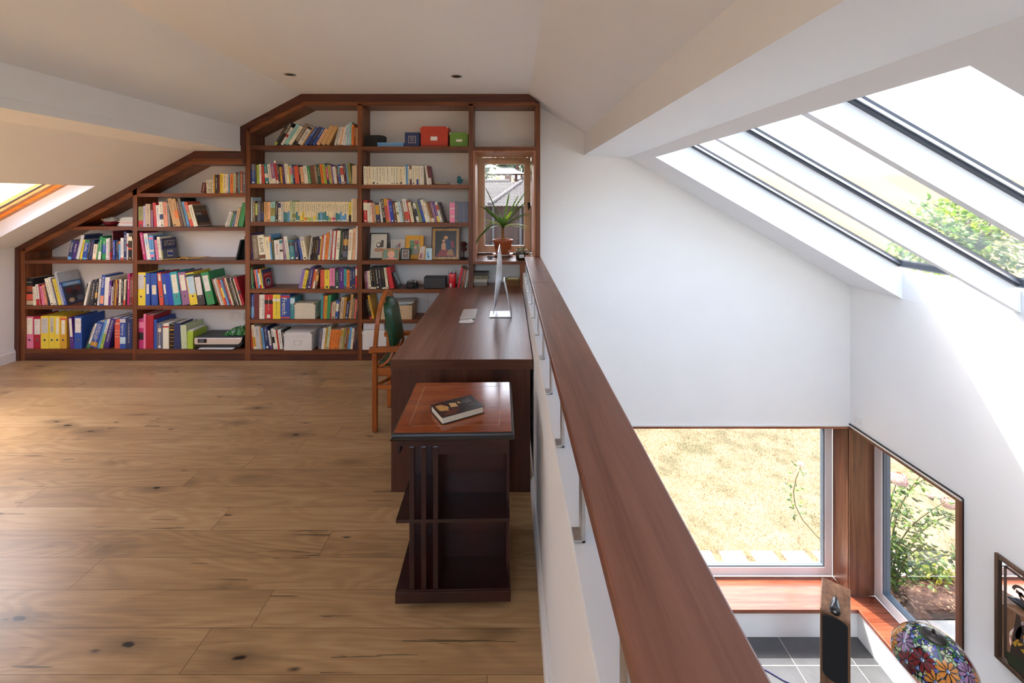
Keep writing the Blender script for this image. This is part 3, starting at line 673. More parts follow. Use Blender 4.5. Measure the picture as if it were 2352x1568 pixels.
# uprights
bpart('upright', MZ, [[(38, 570.6), (57, 560.5), (57, zfl), (38, zfl)]])
bpart('upright', MZ, [[(304.5, 423), (314.8, 417), (314.8, zfl), (304.5, zfl)]])
bpart('upright', MZ, [[(553, 289), (564, 283), (574.5, 277), (574.5, zfl), (563, zfl), (563, 350), (553, 350)]])
bpart('upright', MZ, boxes=[(821.2, 831, 238, zfl)])
bpart('upright', MZ, boxes=[(1076.3, 1086.4, 238, zfl)])
bpart('upright', MZ, boxes=[(1230.6, 1240.8, 238, zfl)])
# sloping and level tops
bpart('sloping_top', MX, [[(46, 566), (57, 581.4), (444.7, 376.7), (444.7, 358), (443, 349.5)]])
bpart('top_rail', MX, [[(444.7, 356), (564, 357), (564, 376.7), (444.7, 376.7)]])
bpart('sloping_top', MX, [[(564, 284), (574.5, 307), (699, 242), (696, 218)]])
bpart('top_rail', MX, [[(699, 242), (696, 217), (1213, 217.5), (1231, 238), (1231, 243)]])
# proud fascia boards round the outside
fk = dict(y0=DB - FP, y1=DB - .0002)
bpart('fascia', DKZ, [[(36.7, 570), (47, 576), (47, 812), (47, zfl), (35.5, zfl)]], **fk)
bpart('fascia', DKX, [[(36.7, 569.5), (443, 347.5), (444, 363.5), (47, 575.5)]], **fk)
bpart('fascia', DKX, [[(443, 347.5), (557, 350), (557, 365), (444, 363.5)]], **fk)
bpart('fascia', DKZ, [[(552, 289), (564, 282.5), (564, 376), (557.2, 376), (557.2, 346), (552, 346)]], **fk)
bpart('fascia', DKX, [[(552, 289), (696, 214.7), (697.5, 233.7), (564, 300), (564, 282.5)]], **fk)
bpart('fascia', DKX, [[(696, 214.7), (1213, 216.5), (1241, 236.5), (1236, 238), (1230, 233.7), (697.5, 233.7)]], **fk)
bpart('plinth', DKX, boxes=[(47, 1076, 811.5, zfl)], y0=DB + .001, y1=DB + .018)
# shelves
bays = {'A': (57, 304.5), 'B': (314.8, 563), 'C': (574.5, 821.2), 'D': (831, 1076.3)}
THK = {'A': 8.2, 'B': 8.6, 'C': 9.2, 'D': 9}
def slope_x(py): return 57 + (581.4 - py) / (581.4 - 376.7) * (444.7 - 57)
for b in 'ABCD':
    x0, x1 = bays[b]
    for i, y in enumerate(SH[b]):
        th = 9.8 if i == 0 else THK[b]
        if b == 'A' and i == 3:
            bpart('shelf', MX, [[(slope_x(y) + 1, y), (x1, y), (x1, y + th), (slope_x(y + th) + 1, y + th)]])
        elif b == 'B' and i == 4:
            bpart('shelf', MX, boxes=[(x0, x1, y, y + th)])
        else: bpart('shelf', MX, boxes=[(x0 + .05, x1 - .05, y, y + th)])
bpart('shelf', MX, boxes=[(1086.4, 1230.6, 336.5, 344.4)])
# window niche: lining boards and sill
m = MB(); x0, x1 = fx(1086.4), fx(1230.6)
m.box(x0, x0 + .022, DB + .004, DW, EZ0, EZ1); m.box(x0, E0 + .0, DW, DW + .001, EZ0, EZ1); m.box(x1 - .022, x1, DB + .004, DW, EZ0, EZ1)
m.box(x0 + .022, x1 - .022, DB + .004, DW, EZ1 - .022, EZ1 - .002)
m.build('niche_lining', wood('lit_niche_wood_z', ['7d4a31', 'a06a4a', 'b9825c'], 'z', .4), BC_, bevel=.002)  # mahogany made lighter, the window's light put into its colour
m = MB(); m.box(E0 + .001, E0 + .02, DW, 5.03, EZ0 + .03, EZ1 - .002); m.box(E1 - .02, E1 - .001, DW, 5.03, EZ0 + .03, EZ1 - .002); m.box(E0 + .02, E1 - .02, DW, 5.03, EZ1 - .02, EZ1 - .001)
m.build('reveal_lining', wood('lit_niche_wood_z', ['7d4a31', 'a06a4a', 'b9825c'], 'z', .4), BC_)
m = MB(); m.box(fx(1086.4) + .0005, fx(1230.6) - .0005, DB, DW, EZ0 - .032, EZ0 - .0005); m.box(E0 + .001, E1 - .001, DW, 5.03, EZ0 - .0002, EZ0 + .012) if False else None
m.build('sill', MX, BC_, bevel=.002)
m = MB(); m.box(E0 + .001, E1 - .001, DW + .0005, 5.028, EZ0 - .0, EZ0 + .0015); m.build('inner_sill', MX, BC_)
bpart('sill_post', MZ, boxes=[(1194.5, 1205.5, 606.5, 659.5)], y0=DB + .002, y1=DB + .06)
# back wall cut-outs are the room's own wall; a faint joint behind the lower bay
m = MB(); jx, jz = P(983, 720, DW); m.box(jx - .001, jx + .001, DW - .003, DW - .001, .02, fz(673)); m.build('back_joint', plain('grey_joint', '8a8680', .8), BC_)
# double wall socket low in the second bay
D = DW; x0, z0 = P(527, 736, D); x1, z1 = P(562, 718, D)
r = thing('wall_socket', 'white double wall socket on the wall above the printer', 'socket', ((x0 + x1) / 2, D, z0))
m = MB(); m.box(x0, x1, DW - .012, DW - .001, z0, z1); m.build('plate', SOCK, r, bevel=.002)
for k in (.25, .75):
    cx = x0 + (x1 - x0) * k; cz = (z0 + z1) / 2; m = MB()
    m.box(cx - .003, cx + .003, DW - .0125, DW - .012, cz + .012, cz + .02); m.box(cx - .014, cx - .008, DW - .0125, DW - .012, cz - .010, cz - .006); m.box(cx + .008, cx + .014, DW - .0125, DW - .012, cz - .010, cz - .006); m.build('pin_holes', BLACK, r)
    m = MB(); m.box(cx - .03, cx - .018, DW - .015, DW - .012, cz + .006, cz + .026); m.build('rocker_switch', SOCK, r, bevel=.001)

# ================================================================ desk
r = thing('desk', 'long brown wooden desk running from the bookcase along the half wall', 'desk', (-.27, 3.4, 0))
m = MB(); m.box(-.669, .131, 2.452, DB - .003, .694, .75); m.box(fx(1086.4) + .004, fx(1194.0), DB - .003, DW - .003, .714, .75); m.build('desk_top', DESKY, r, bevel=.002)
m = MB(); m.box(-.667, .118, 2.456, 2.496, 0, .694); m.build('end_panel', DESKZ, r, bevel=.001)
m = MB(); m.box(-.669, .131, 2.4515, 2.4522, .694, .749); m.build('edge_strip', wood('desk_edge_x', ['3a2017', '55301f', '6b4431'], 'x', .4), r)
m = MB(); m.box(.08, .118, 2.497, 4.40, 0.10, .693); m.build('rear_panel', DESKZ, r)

# ================================================================ armchair at the desk
OR = ['7a3c14', 'a85a24', 'c27434']
OZ = wood('orange_beech_z', OR, 'z', .32, gn=18); OXX = wood('orange_beech_x', OR, 'x', .32, gn=18); OYY = wood('orange_beech_y', OR, 'y', .32, gn=18)
CHX = -.955
r = thing('armchair', 'orange-brown wooden armchair with bentwood hoop back and green leather pad at the desk', 'chair', (-.75, 3.28, 0))
def rbox(m, x0, x1, y0, y1, z0, z1): m.box(x0, x1, y0, y1, z0, z1)
for yy in (3.095, 3.465):
    m = MB(); rbox(m, CHX - .018, CHX + .018, yy - .017, yy + .017, .006, .560); l = m.build('leg', OZ, r, bevel=.006)
    m = MB(); m.lathe([(.012, 0), (.014, .006)], (CHX, yy, 0), 12); m.build('foot_pad', BLACK, l)
    m = MB(); rbox(m, -.50, -.465, yy - .017, yy + .017, .006, .560); l = m.build('leg', OZ, r, bevel=.006)
    m = MB(); m.lathe([(.012, 0), (.014, .006)], (-.4825, yy, 0), 12); m.build('foot_pad', BLACK, l)
    m = MB(); m.prism([(CHX - .04, .560), (CHX - .04, .600), (-.62, .612), (-.45, .600), (-.44, .575), (-.62, .582)], yy - .02, yy + .02); m.build('armrest', OXX, r, bevel=.008)
    m = MB(); rbox(m, CHX + .018, -.50, yy - .010, yy + .010, .400, .455); m.build('seat_rail', OXX, r, bevel=.003)
    m = MB(); rbox(m, CHX + .018, -.50, yy - .009, yy + .009, .305, .338); m.build('stretcher', OXX, r, bevel=.003)
    m = MB(); s_ = 1 if yy < 3.28 else -1
    pts = []
    for k in range(9):
        a = k / 8; pts.append((CHX + .025 + .095 * math.sin(a * 1.57) , yy + s_ * (.012 + .10 * (1 - math.cos(a * 1.57)) * .4), .462 + .115 * (a ** 1.6)))
    m.tube(pts, .014, 6, flat=(1.1, .8)); m.build('bent_brace', OXX, r, smooth=True)
m = MB(); rbox(m, CHX - .010, CHX + .012, 3.112, 3.448, .400, .455); m.build('seat_rail', OYY, r, bevel=.003)
m = MB(); rbox(m, -.495, -.47, 3.112, 3.448, .40, .455); m.build('seat_rail', OYY, r, bevel=.003)
m = MB(); m.tube([(CHX + .02, 3.10, .335), (-.72, 3.46, .335)], .012, 6); m.build('cross_stretcher', OXX, r)
# hoop: flat bent strip rising from the armrests
hoop = []
for k in range(33):
    a = math.pi * k / 32; yy = 3.28 - .195 * math.cos(a) * (1 - .0 * k); zz = .600 + .355 * math.sin(a) ** .62
    hoop.append((CHX + .004 + .028 * (zz - .6) / .355, yy, zz))
m = MB(); m.tube(hoop, .0235, 4, flat=(.80, .85)); m.build('hoop_back', OZ, r, bevel=.003)
GREEN = plain('green_leather', '1f4a30', .38, var=.12, scale=60, bump=.05, coat=.2)
# upholstered back pad, leaning
def padmesh(m, g):
    prof = []
    for k in range(25):
        a = math.pi * k / 24; prof.append((3.28 - .125 * math.cos(a), .775 + .145 * math.sin(a) ** .6))
    pts = [(3.155, .575)] + [(3.155, .62)] + prof + [(3.405, .62), (3.405, .575)]
    cx = lambda z: -.915 + (.92 - z) * .17
    n_ = len(pts); ins = [(3.28 + (p[0] - 3.28) * g, .75 + (p[1] - .75) * g) for p in pts]
    vs = [(cx(p[1]) - .010, p[0], p[1]) for p in pts] + [(cx(p[1]) + .022, p[0], p[1]) for p in pts] + [(cx(p[1]) + .042, p[0], p[1]) for p in ins]
    m.add(vs, [tuple(range(n_))[::-1], tuple(range(2 * n_, 3 * n_))] + [(j * n_ + i, j * n_ + (i + 1) % n_, (j + 1) * n_ + (i + 1) % n_, (j + 1) * n_ + i) for j in (0, 1) for i in range(n_)])
m = MB(); padmesh(m, .86); o = m.build('back_pad', GREEN, r, bevel=.011, seg=4, smooth=True)
m = MB()
for yy in (3.20, 3.36): m.tube([(-.925, yy, .93), (-.905, yy, .80), (-.88, yy, .66), (-.865, yy, .56), (-.862, yy, .455)], .011, 6)
m.tube([(-.927, 3.2, .925), (-.926, 3.28, .937), (-.927, 3.36, .925)], .011, 6); m.build('back_frame', OZ, r, smooth=True)
m = MB(); m.box(CHX + .02, -.50, 3.115, 3.445, .456, .492); m.build('seat_pad', GREEN, r, bevel=.014)

# ================================================================ revolving bookcase and the book on it
h = .2325; RX, RYY = -.232, 1.752 + h
r = thing('revolving_bookcase', 'small glossy red-brown revolving bookcase with slatted sides in front of the desk', 'bookcase', (RX, RYY, 0), R(1.2))
RM = ['1e0806', '2a0b09', '38110d']
RZ = wood('rosewood_z', RM, 'z', .22, gn=20, coat=.4); RXG = wood('rosewood_x', RM, 'x', .2, gn=20, coat=.5)
TOPW = wood('flame_mahogany_x', ['6e2c14', '9a4a22', 'b8662f'], 'x', .16, gn=16, gx=2, coat=.6, coatr=.12)
kw = dict(local=True)
m = MB(); m.box(-h, h, -h, h, .026, .072); m.build('base', wood('rosewood_base_z', RM, 'z', .25, gn=50, coat=.4), r, bevel=.003, **kw)
for sx in (-1, 1):
    for sy in (-1, 1): MB().lathe([(.012, 0), (.02, .006), (.02, .02), (.014, .0255)], (sx * .17, sy * .17, 0), 12).build('castor', BLACK, r, smooth=True, **kw)
for z0, z1 in ((.072, .080), (.348, .362)): MB().box(-h + .003, h - .003, -h + .003, h - .003, z0, z1).build('shelf', RXG, r, bevel=.001, **kw)
m = MB(); m.box(-h + .008, h - .008, -h + .008, h - .008, .655, .684); m.build('frieze', RXG, r, **kw)
m = MB(); hh = h + .012; m.lathe([], n=4) if False else None
prof = [(h - .002, .684), (hh + .002, .688), (hh + .004, .694), (hh - .004, .700), (hh, .706), (hh - .002, .712), (hh - .008, .715)]
L_ = len(prof); vs = [(sx * p, sy * p, z) for p, z in prof for sx, sy in ((-1, -1), (1, -1), (1, 1), (-1, 1))]
m.add(vs, [(i * 4 + k, i * 4 + (k + 1) % 4, (i + 1) * 4 + (k + 1) % 4, (i + 1) * 4 + k) for i in range(L_ - 1) for k in range(4)] + [(3, 2, 1, 0), tuple(range(4 * L_ - 4, 4 * L_))])
m.build('moulded_edge', plain('ebonised_edge', (.012, .009, .008), .3, coat=.4), r, **kw)
m = MB(); e = hh - .009; m.box(-e, e, -e, e, .7148, .7172); m.build('top', TOPW, r, **kw)
m = MB(); a, b2 = e - .048, .0025
for q in ((-a, a, -a, -a + b2), (-a, a, a - b2, a), (-a, -a + b2, -a, a), (a - b2, a, -a, a)): m.box(*q, .7173, .7175)
m.build('inlay_line', plain('boxwood_inlay', 'b9823f', .3, coat=.3), r, **kw)
c = .06
for q in range(4):
    Rm = Matrix.Rotation(q * math.pi / 2, 4, 'Z')
    for lo, hi in ((.080, .348), (.362, .655)):
        m = MB(); m.M = Rm; m.box(-c - .010, -c, -h + .012, c, lo, hi); m.build('partition', RZ, r, **kw)
    m = MB(); m.M = Rm; m.box(-c + .0005, h - .014, -h + .006, -h + .018, .622, .6548); m.build('rail', RXG, r, **kw)
    for k in range(3):
        m = MB(); m.M = Rm; xx = -.176 + k * .0475; m.box(xx, xx + .021, -h + .004, -h + .018, .0805, .655); m.build('slat', RZ, r, bevel=.002, **kw)
m = MB(); m.box(-.02, .02, -.02, .02, .08, .655); m.build('spindle', RZ, r, **kw)

r = thing('hardback_book', 'dark hardback book with an old-master cover lying on the revolving bookcase', 'book', (-.228, 1.906, .7185), R(31))
CVR = plain('black_dust_jacket', (.016, .016, .018), .25, coat=.3, var=.3, scale=6)
m = MB(); m.box(-.098, .098, -.066, .066, 0, .0025); m.box(-.098, .098, -.066, .066, .0275, .030); m.box(-.098, .098, .0635, .066, .0025, .0275)
m.build('cover', CVR, r, bevel=.0008, **kw)
m = MB(); m.box(-.094, .094, -.062, .063, .0026, .0274); m.build('pages', PAPER, r, **kw)
def art(m, k, pts, z=.0302): m.k = k; m.add([(x, y, z) for x, y in pts], [tuple(range(len(pts)))])
m = MB()
art(m, 0, [(-.096, -.064), (-.02, -.064), (.012, -.02), (-.002, .03), (-.06, .064), (-.096, .064)], .03005)
art(m, 1, [(-.085, -.01), (-.05, -.022), (-.038, .01), (-.06, .045), (-.088, .04)]); art(m, 2, [(-.03, .0), (.0, -.008), (.004, .028), (-.024, .04)])
art(m, 3, [(-.085, -.055), (-.03, -.058), (-.01, -.03), (-.05, -.02)]); art(m, 1, [(.01, .015), (.022, .012), (.024, .03), (.012, .034)])
m.build('cover_picture', [plain('umber_picture', '3b1a10', .3), plain('ochre_picture', 'c79a5a', .3, var=.3, scale=90), plain('straw_picture', 'd9b67c', .3), plain('sienna_picture', '6a3018', .3, var=.3, scale=60)], r, **kw)
m = MB()
for k, (w_, y_) in enumerate(((.04, .028), (.05, .016), (.034, .004), (.026, -.02))): m.box(.075 - w_, .075, y_, y_ + .003, .0301, .0303)
m.build('cover_lettering', plain('grey_lettering', '9a9a98', .4), r, **kw)
# ================================================================ books
PALETTE = dict(navy='22305c', blue='2a4f9c', cobalt='1f3fa8', sky_blue='5f9fd0', pale_blue='b4cfd8', teal='2f7f88', aqua='8fc4c0', turquoise='2f9a9c', dark_green='1f4a3c', green='2f8a52', lime='9cb83c', olive='8a8c50',
    pale_green='b5c29c', yellow='e0c83c', mustard='c89a2c', gold='b8862c', orange='d8782c', coral='c8503c', red='b8242c', crimson='a0142c', maroon='5c1a26', pink='d87c9c', magenta='b02c68', mauve='8c6488', lavender='8c74b4', purple='54287c', violet='3c2a6c',
    white='d8d6cc', cream='ddd2b0', ivory='e2dcc4', beige='bca888', tan='c09a64', peach='dcae84', salmon='d89070', taupe='7c6c58', brown='6c4430', rust='8c4424', grey='8c8a84', pale_grey='bcbab4', slate='5c6074', charcoal='34343a', black='161618', lilac='b0a4bc', silver='a8acb0')
BG = 1.2
def bm(c): return plain('cover_' + c, mul(lin(PALETTE[c]), BG), .42, var=.05, scale=25)
def ink(c): return plain('ink_' + c, mul(lin(PALETTE[c]), BG), .5, var=.02)
ORDN = ['bottom shelf', 'second shelf up', 'third shelf up', 'fourth shelf up', 'fifth shelf up', 'sixth shelf up', 'top shelf']
BAYN = {'A': 'leftmost bay', 'B': 'second bay', 'C': 'third bay', 'D': 'fourth bay', 'E': 'window bay'}
CROP = {'Z1': (20, 380, 3.409), 'ZA': (30, 520, 5.2267), 'ZB': (300, 500, 4.9), 'ZC1': (550, 200, 4.9), 'ZC2': (550, 500, 4.752), 'ZD': (820, 220, 5.225), 'ZE': (820, 500, 4.751)}
YF = DB + .010
COUNT = {}; BK = {}
rb = random.Random(11)
def lum(c): r_, g_, b_ = lin(PALETTE[c]); return .2 * r_ + .7 * g_ + .1 * b_
def quad2(x, w, h, a, z=0):
    lift = w * math.sin(a) if a > 0 else 0
    f = lambda u, v: (x + u * math.cos(a) + v * math.sin(a), lift - u * math.sin(a) + v * math.cos(a))
    return [f(0, 0), f(w, 0), f(w, h), f(0, h)]
def edge_at(q, z, side):
    best = None
    for (x0, z0), (x1, z1) in zip(q, q[1:] + q[:1]):
        if min(z0, z1) - 1e-9 <= z <= max(z0, z1) + 1e-9:
            for xx in ([x0, x1] if abs(z1 - z0) < 1e-9 else [x0 + (x1 - x0) * (z - z0) / (z1 - z0)]):
                best = xx if best is None else (max(best, xx) if side > 0 else min(best, xx))
    return best
def push(qa, qb):
    d = -9
    for z in sorted({p[1] for p in qa + qb}):
        a, b = edge_at(qa, z, 1), edge_at(qb, z, -1)
        if a is not None and b is not None: d = max(d, a - b)
    return d
def make_book(e, loc, bay, i):
    w, h, col, a, kind = e['w'], e['h'], e['col'], e['a'], e['kind']; d = e['d']
    nm = {'book': 'paperback' if w < .030 and h < .215 else 'hardback', 'binder': 'ring_binder', 'mag': 'magazine', 'spiral': 'spiral_notebook', 'file': 'magazine_file'}[kind]
    t = min(.0022 if w > .02 else .0012, w * .18); m = MB()
    if kind == 'file':
        m.box(0, w, 0, .002, 0, h); m.box(0, .002, .002, d, 0, h); m.box(w - .002, w, .002, d, 0, h); m.box(.002, w - .002, .002, d, 0, .003)
    elif kind == 'mag': m.box(0, w, 0, d, 0, h)
    elif kind == 'spiral': m.box(0, t, .004, d, 0, h); m.box(w - t, w, .004, d, 0, h)
    else: m.box(0, w, 0, t, 0, h); m.box(0, t, t, d, 0, h); m.box(w - t, w, t, d, 0, h)
    if e.get('round'):
        pts = [(0, .004)] + [(w / 2 - w / 2 * math.cos(math.pi * k / 8), .004 - .006 * math.sin(math.pi * k / 8)) for k in range(9)] + [(w, .004)]
        m.prism(pts[1:-1], 0, h, 'z')
    o = m.build(nm, bm(col))
    lift = w * math.sin(a) if a > 0 else 0
    o.location = (loc[0], loc[1], loc[2] + lift); o.rotation_euler = (0, a, 0)
    kw = dict(parent=o, local=True); yf = -.0004 - (.006 if e.get('round') else 0)
    if kind in ('book', 'spiral'):
        MB().box(t + .0002, w - t - .0002, .003, d - .003, .002, h - (.004 if w > .02 else .0012)).build('pages', PAPER if rb.random() < .7 else WPAPER, **kw)
    elif kind == 'mag':
        MB().box(.0008, w - .0008, .001, d + .0004, -.0003 + .001, h + .0003).build('pages', WPAPER, **kw)
    elif kind == 'binder':
        MB().box(t + .0002, w - t - .004, .012, d - .01, .004, h - rb.uniform(.012, .022)).build('papers', WPAPER, **kw)
    elif kind == 'file':
        MB().box(.004, w - .004, .01, d - .012, .0032, h * 1.04).build('papers', WPAPER, **kw)
    if kind == 'spiral':
        m = MB()
        for k in range(int(h / .0075)): m.box(-.0005, w + .0005, -.002, .008, .004 + k * .0075, .0068 + k * .0075)
        m.build('spiral_binding', plain('spiral_wire_' + e.get('wire', 'white'), mul(lin(PALETTE[e.get('wire', 'white')]), BG), .4), **kw)
    for bi, (bc, z0, z1) in enumerate(e['bands']):
        q = MB().box(.0003, w - .0003, yf - .0001 - .00012 * bi, yf + .0003, h * z0, h * z1).build('spine_band', bm(bc), **kw); q['label'] = bc.replace('_', ' ') + ' band on the spine'
    if 'L' in e:
        lc, z0, z1, xf = e['L']
        q = MB().box(w * (.5 - xf / 2), w * (.5 + xf / 2), yf - .0003, yf + .0003, h * z0, h * z1).build('spine_label', bm(lc), **kw); q['label'] = lc.replace('_', ' ') + ' paper label'
        m = MB()
        for k in range(3):
            zz = h * (z0 + (z1 - z0) * (.85 - .1 * k)); m.box(w * (.5 - xf * .3), w * (.5 + xf * rb.uniform(-.1, .3)), yf - .0005, yf - .0003, zz - .0012, zz + .0008)
        m.build('label_lines', ink('charcoal'), parent=q, local=True)
    if e.get('ring'):
        zz = h * .27; m = MB(); m.M = Matrix.Translation((w / 2, yf, zz)) @ Matrix.Rotation(R(90), 4, 'X'); rr = min(.011, w * .3)
        m.lathe([(rr * .75, 0), (rr, .0002), (rr, .0016), (rr * .75, .0018)], n=20, cap=False); m.build('finger_ring', STEEL, smooth=True, **kw)
        m = MB(); m.M = Matrix.Translation((w / 2, yf, zz)) @ Matrix.Rotation(R(90), 4, 'X'); m.lathe([(.0005, .0006), (rr * .78, .0004)], n=20); m.build('finger_hole', BLACK, **kw)
    if 't' in e:
        for s, tc, z0, z1, xo, ht, up in e['t']:
            m = MB(); ht = ht * w; L = h * (z1 - z0)
            if up: put_text(m, s, (w * xo + ht / 2, yf - .0010, h * z0), (0, 0, 1), (-1, 0, 0), L, ht)
            elif up is None: put_text(m, s, (w * .5 - ht / 2, yf - .0010, h * z0), (1, 0, 0), (0, 0, 1), ht, L)
            else: put_text(m, s, (w * xo - ht / 2, yf - .0010, h * z1), (0, 0, -1), (1, 0, 0), L, ht)
            m.build('spine_title', ink(tc), **kw)
    elif kind in ('book', 'mag') and w > .008 and not e.get('bare'):
        tc = 'charcoal' if lum(col) > .22 else rb.choice(['ivory', 'ivory', 'gold'])
        m = MB(); z = h * rb.uniform(.82, .92); end = h * rb.uniform(.12, .55); g = min(.008, w * .32)
        lo = w * .5 - g / 2
        while z > end:
            n_ = rb.randint(3, 8)
            for k in range(n_):
                if z < end: break
                a0 = rb.choice((0, 0, .3)); a1 = rb.choice((1, 1, .7)); m.box(lo + g * a0, lo + g * a1, yf - .0008, yf - .0002, z - g * .32, z); z -= g * rb.uniform(.5, .62)
            z -= g * .7
        if m.v: m.build('spine_lettering', ink(tc), **kw)
        if rb.random() < .45: MB().box(w * .3, w * .7, yf - .0008, yf - .0002, h * .04, h * .04 + w * .4).build('emblem', ink(tc), **kw)
    key = bay + str(i); COUNT[key] = COUNT.get(key, 0) + 1
    place = f"{ord_(COUNT[key])} from left, {ORDN[i] if not (bay == 'A' and i == 3 or bay == 'B' and i == 4) else 'top shelf'}, {BAYN[bay]}"
    look = col.replace('_', ' ') + ' ' + {'book': 'paperback' if nm == 'paperback' else 'hardback', 'binder': 'ring binder', 'mag': 'magazine', 'spiral': 'spiral notebook', 'file': 'magazine file'}[kind]
    size = 'slim ' if w < .011 else 'thick ' if w > .036 else ''
    feat = ''
    if 'L' in e: feat = ' with ' + e['L'][0].replace('_', ' ') + ' label'
    elif e['bands']: feat = ' with ' + e['bands'][0][0].replace('_', ' ') + (' foot' if e['bands'][0][1] < .1 else ' top' if e['bands'][0][2] > .9 else ' band')
    lean = ' leaning right' if a > R(8) else ' leaning left' if a < R(-8) else ''
    lab = None
    for sz, ft, ln in ((size, feat, lean), ('', feat, lean), ('', feat, '')):
        lab = f'{sz}{look}{ft}{ln}, {place}'
        if len(lab.split()) <= 16: break
    tag(o, lab, 'book' if kind in ('book', 'spiral') else 'binder' if kind == 'binder' else 'magazine', 'books and binders on the shelves')
    if e.get('id'): BK[e['id']] = (o, e)
    return o
def run(bay, i, crop, xs, xe, lean, spec, y=0):
    """a row of books between two columns of the close-up, resting on shelf i of the bay"""
    ox, oy, s = CROP[crop]; k = YF / 1000 / s
    X0, X1 = (ox + xs / s - 1170) / 1000 * YF, (ox + xe / s - 1170) / 1000 * YF
    es = []
    for ln in spec.split(';'):
        tk = ln.split()
        if not tk: continue
        e = dict(w=float(tk[0]) * k, h=float(tk[1]) * k, col=tk[2], a=R(lean), kind='book', bands=[], gap=0, d=None, y=0)
        for q in tk[3:]:
            if q[0] == 'l': e['a'] = R(float(q[1:]))
            elif q.startswith('K:'): e['kind'] = q[2:]
            elif q.startswith('b='): c_, a_, b_ = q[2:].split(':'); e['bands'].append((c_, float(a_), float(b_)))
            elif q.startswith('L='): c_, a_, b_, x_ = q[2:].split(':'); e['L'] = (c_, float(a_), float(b_), float(x_)); e['ring'] = e['kind'] == 'binder'
            elif q.startswith('t='):
                p = q[2:].split(':'); f = [float(v) for v in p[2:6]] if len(p) > 5 else [.12, .9, .5, .55]
                e.setdefault('t', []).append((p[0].replace('_', ' '), p[1], *f, {'u': True, 'h': None}.get(p[-1], False)))
            elif q.startswith('g='): e['gap'] = float(q[2:]) * k
            elif q.startswith('d='): e['d'] = float(q[2:])
            elif q.startswith('y='): e['y'] = float(q[2:])
            elif q.startswith('id='): e['id'] = q[3:]
            elif q.startswith('wire='): e['wire'] = q[5:]
            elif q == 'noring': e['ring'] = False
            else: e[q] = True
        if e['d'] is None: e['d'] = .25 if e['kind'] in ('binder', 'file') else .205 if e['kind'] == 'mag' else min(.225, max(.115, e['h'] * rb.uniform(.62, .78)))
        es.append(e)
    sc = 1.0
    for _ in range(6):
        x = X0; prev = None; pos = []
        for e in es:
            w_ = e['w'] * sc; q = quad2(0, w_, e['h'], e['a'])
            if prev is None: dx = X0 - q[0][0]
            else: dx = push(prev, q) + .0005 + e['gap']
            q = [(p[0] + dx, p[1]) for p in q]; pos.append(dx); prev = q
        end = max(prev[1][0], prev[0][0] if es[-1]['a'] == 0 else prev[1][0])
        gaps = sum(e['gap'] for e in es)
        sc *= max(.001, X1 - X0 - gaps) / max(.001, end - X0 - gaps)
    z = fz(SH[bay][i]) + .0004
    for e, dx in zip(es, pos):
        e['w'] *= sc
        make_book(e, (dx, YF + y + e['y'] + rb.uniform(0, .008), z), bay, i)

# --- leftmost bay
run('A', 2, 'ZA', 650, 1436, 11, """45 240 navy l12 b=sky_blue:0:.14 t=Island:ivory:.4:.86:.5:.5; 46 225 violet l11 t=Japan:ivory:.4:.84:.5:.5; 36 305 navy l13 K:spiral; 22 245 yellow l11; 52 235 blue l10 b=green:.88:1 b=sky_blue:0:.1 t=India:ivory:.42:.84:.5:.55; 20 250 charcoal l10;
 38 245 navy l9; 44 185 cream l7 b=peach:.0:.12; 16 215 green l6; 34 280 green l5 b=white:.0:.35; 42 265 green l2 b=blue:.3:.7; 28 255 white l1; 20 262 pale_grey l1; 20 268 charcoal l1 b=crimson:0:.35; 13 345 maroon l1; 24 235 blue l0; 30 235 navy l0; 16 230 charcoal l0; 16 225 sky_blue l0 b=orange:.85:1; 36 262 white l0 b=coral:0:.1;
 33 338 navy l0; 24 318 white l0 b=red:.5:.6; 46 280 black l0 b=cream:.82:1 b=coral:.44:.52; 8 250 white l0""")
run('A', 1, 'ZA', 148, 640, -12, """94 325 black l0 bare b=coral:.2:.42 b=rust:.5:.72 b=beige:.02:.18 t=Hot_chillies:ivory:.84:.88:.5:.7:h; 30 225 ivory l-2; 40 250 white l-4 b=red:.0:.3; 18 252 crimson l-6; 38 230 pink l-8; 30 250 salmon l-10; 24 232 charcoal l-11; 42 330 ivory l-14; 30 345 white l-14; 26 330 slate l-14; 36 325 yellow l-14; 32 395 silver l-14 K:file d=.22; 30 280 blue l-15 id=greek d=.205""")
run('A', 1, 'ZA', 822, 1437, 4, """14 268 black l13; 13 280 ivory l13; 14 290 white l13; 50 305 charcoal l8 g=18; 28 312 black l6 b=mustard:.3:.5; 24 320 white l5; 42 362 blue l4 t=PASTA:ivory:.6:.95:.5:.6:u b=salmon:.05:.32; 56 335 white l3 bare K:binder; 30 290 purple l3 t=WINE_BAR:ivory:.4:.85:.5:.5:u; 18 225 pale_grey l3; 24 290 brown l3; 16 310 mustard l3; 22 305 maroon l3; 30 310 ivory l2; 28 318 charcoal l2; 28 310 cream l2 b=coral:0:.2; 16 300 black l2; 28 380 magenta l1; 22 340 brown l1; 14 370 red l0""")
run('A', 0, 'ZA', 145, 640, 0, """85 385 pink K:binder L=ivory:.45:.95:.72; 92 385 crimson K:binder L=white:.44:.92:.74; 90 392 yellow K:binder L=pale_grey:.48:.94:.82; 65 392 yellow K:binder L=pale_grey:.5:.95:.56 t=Nela:charcoal:.54:.7:.5:.3:u; 58 390 yellow K:binder L=ivory:.44:.94:.55; 78 390 mustard K:binder L=ivory:.44:.88:.5 b=coral:.88:.93""")
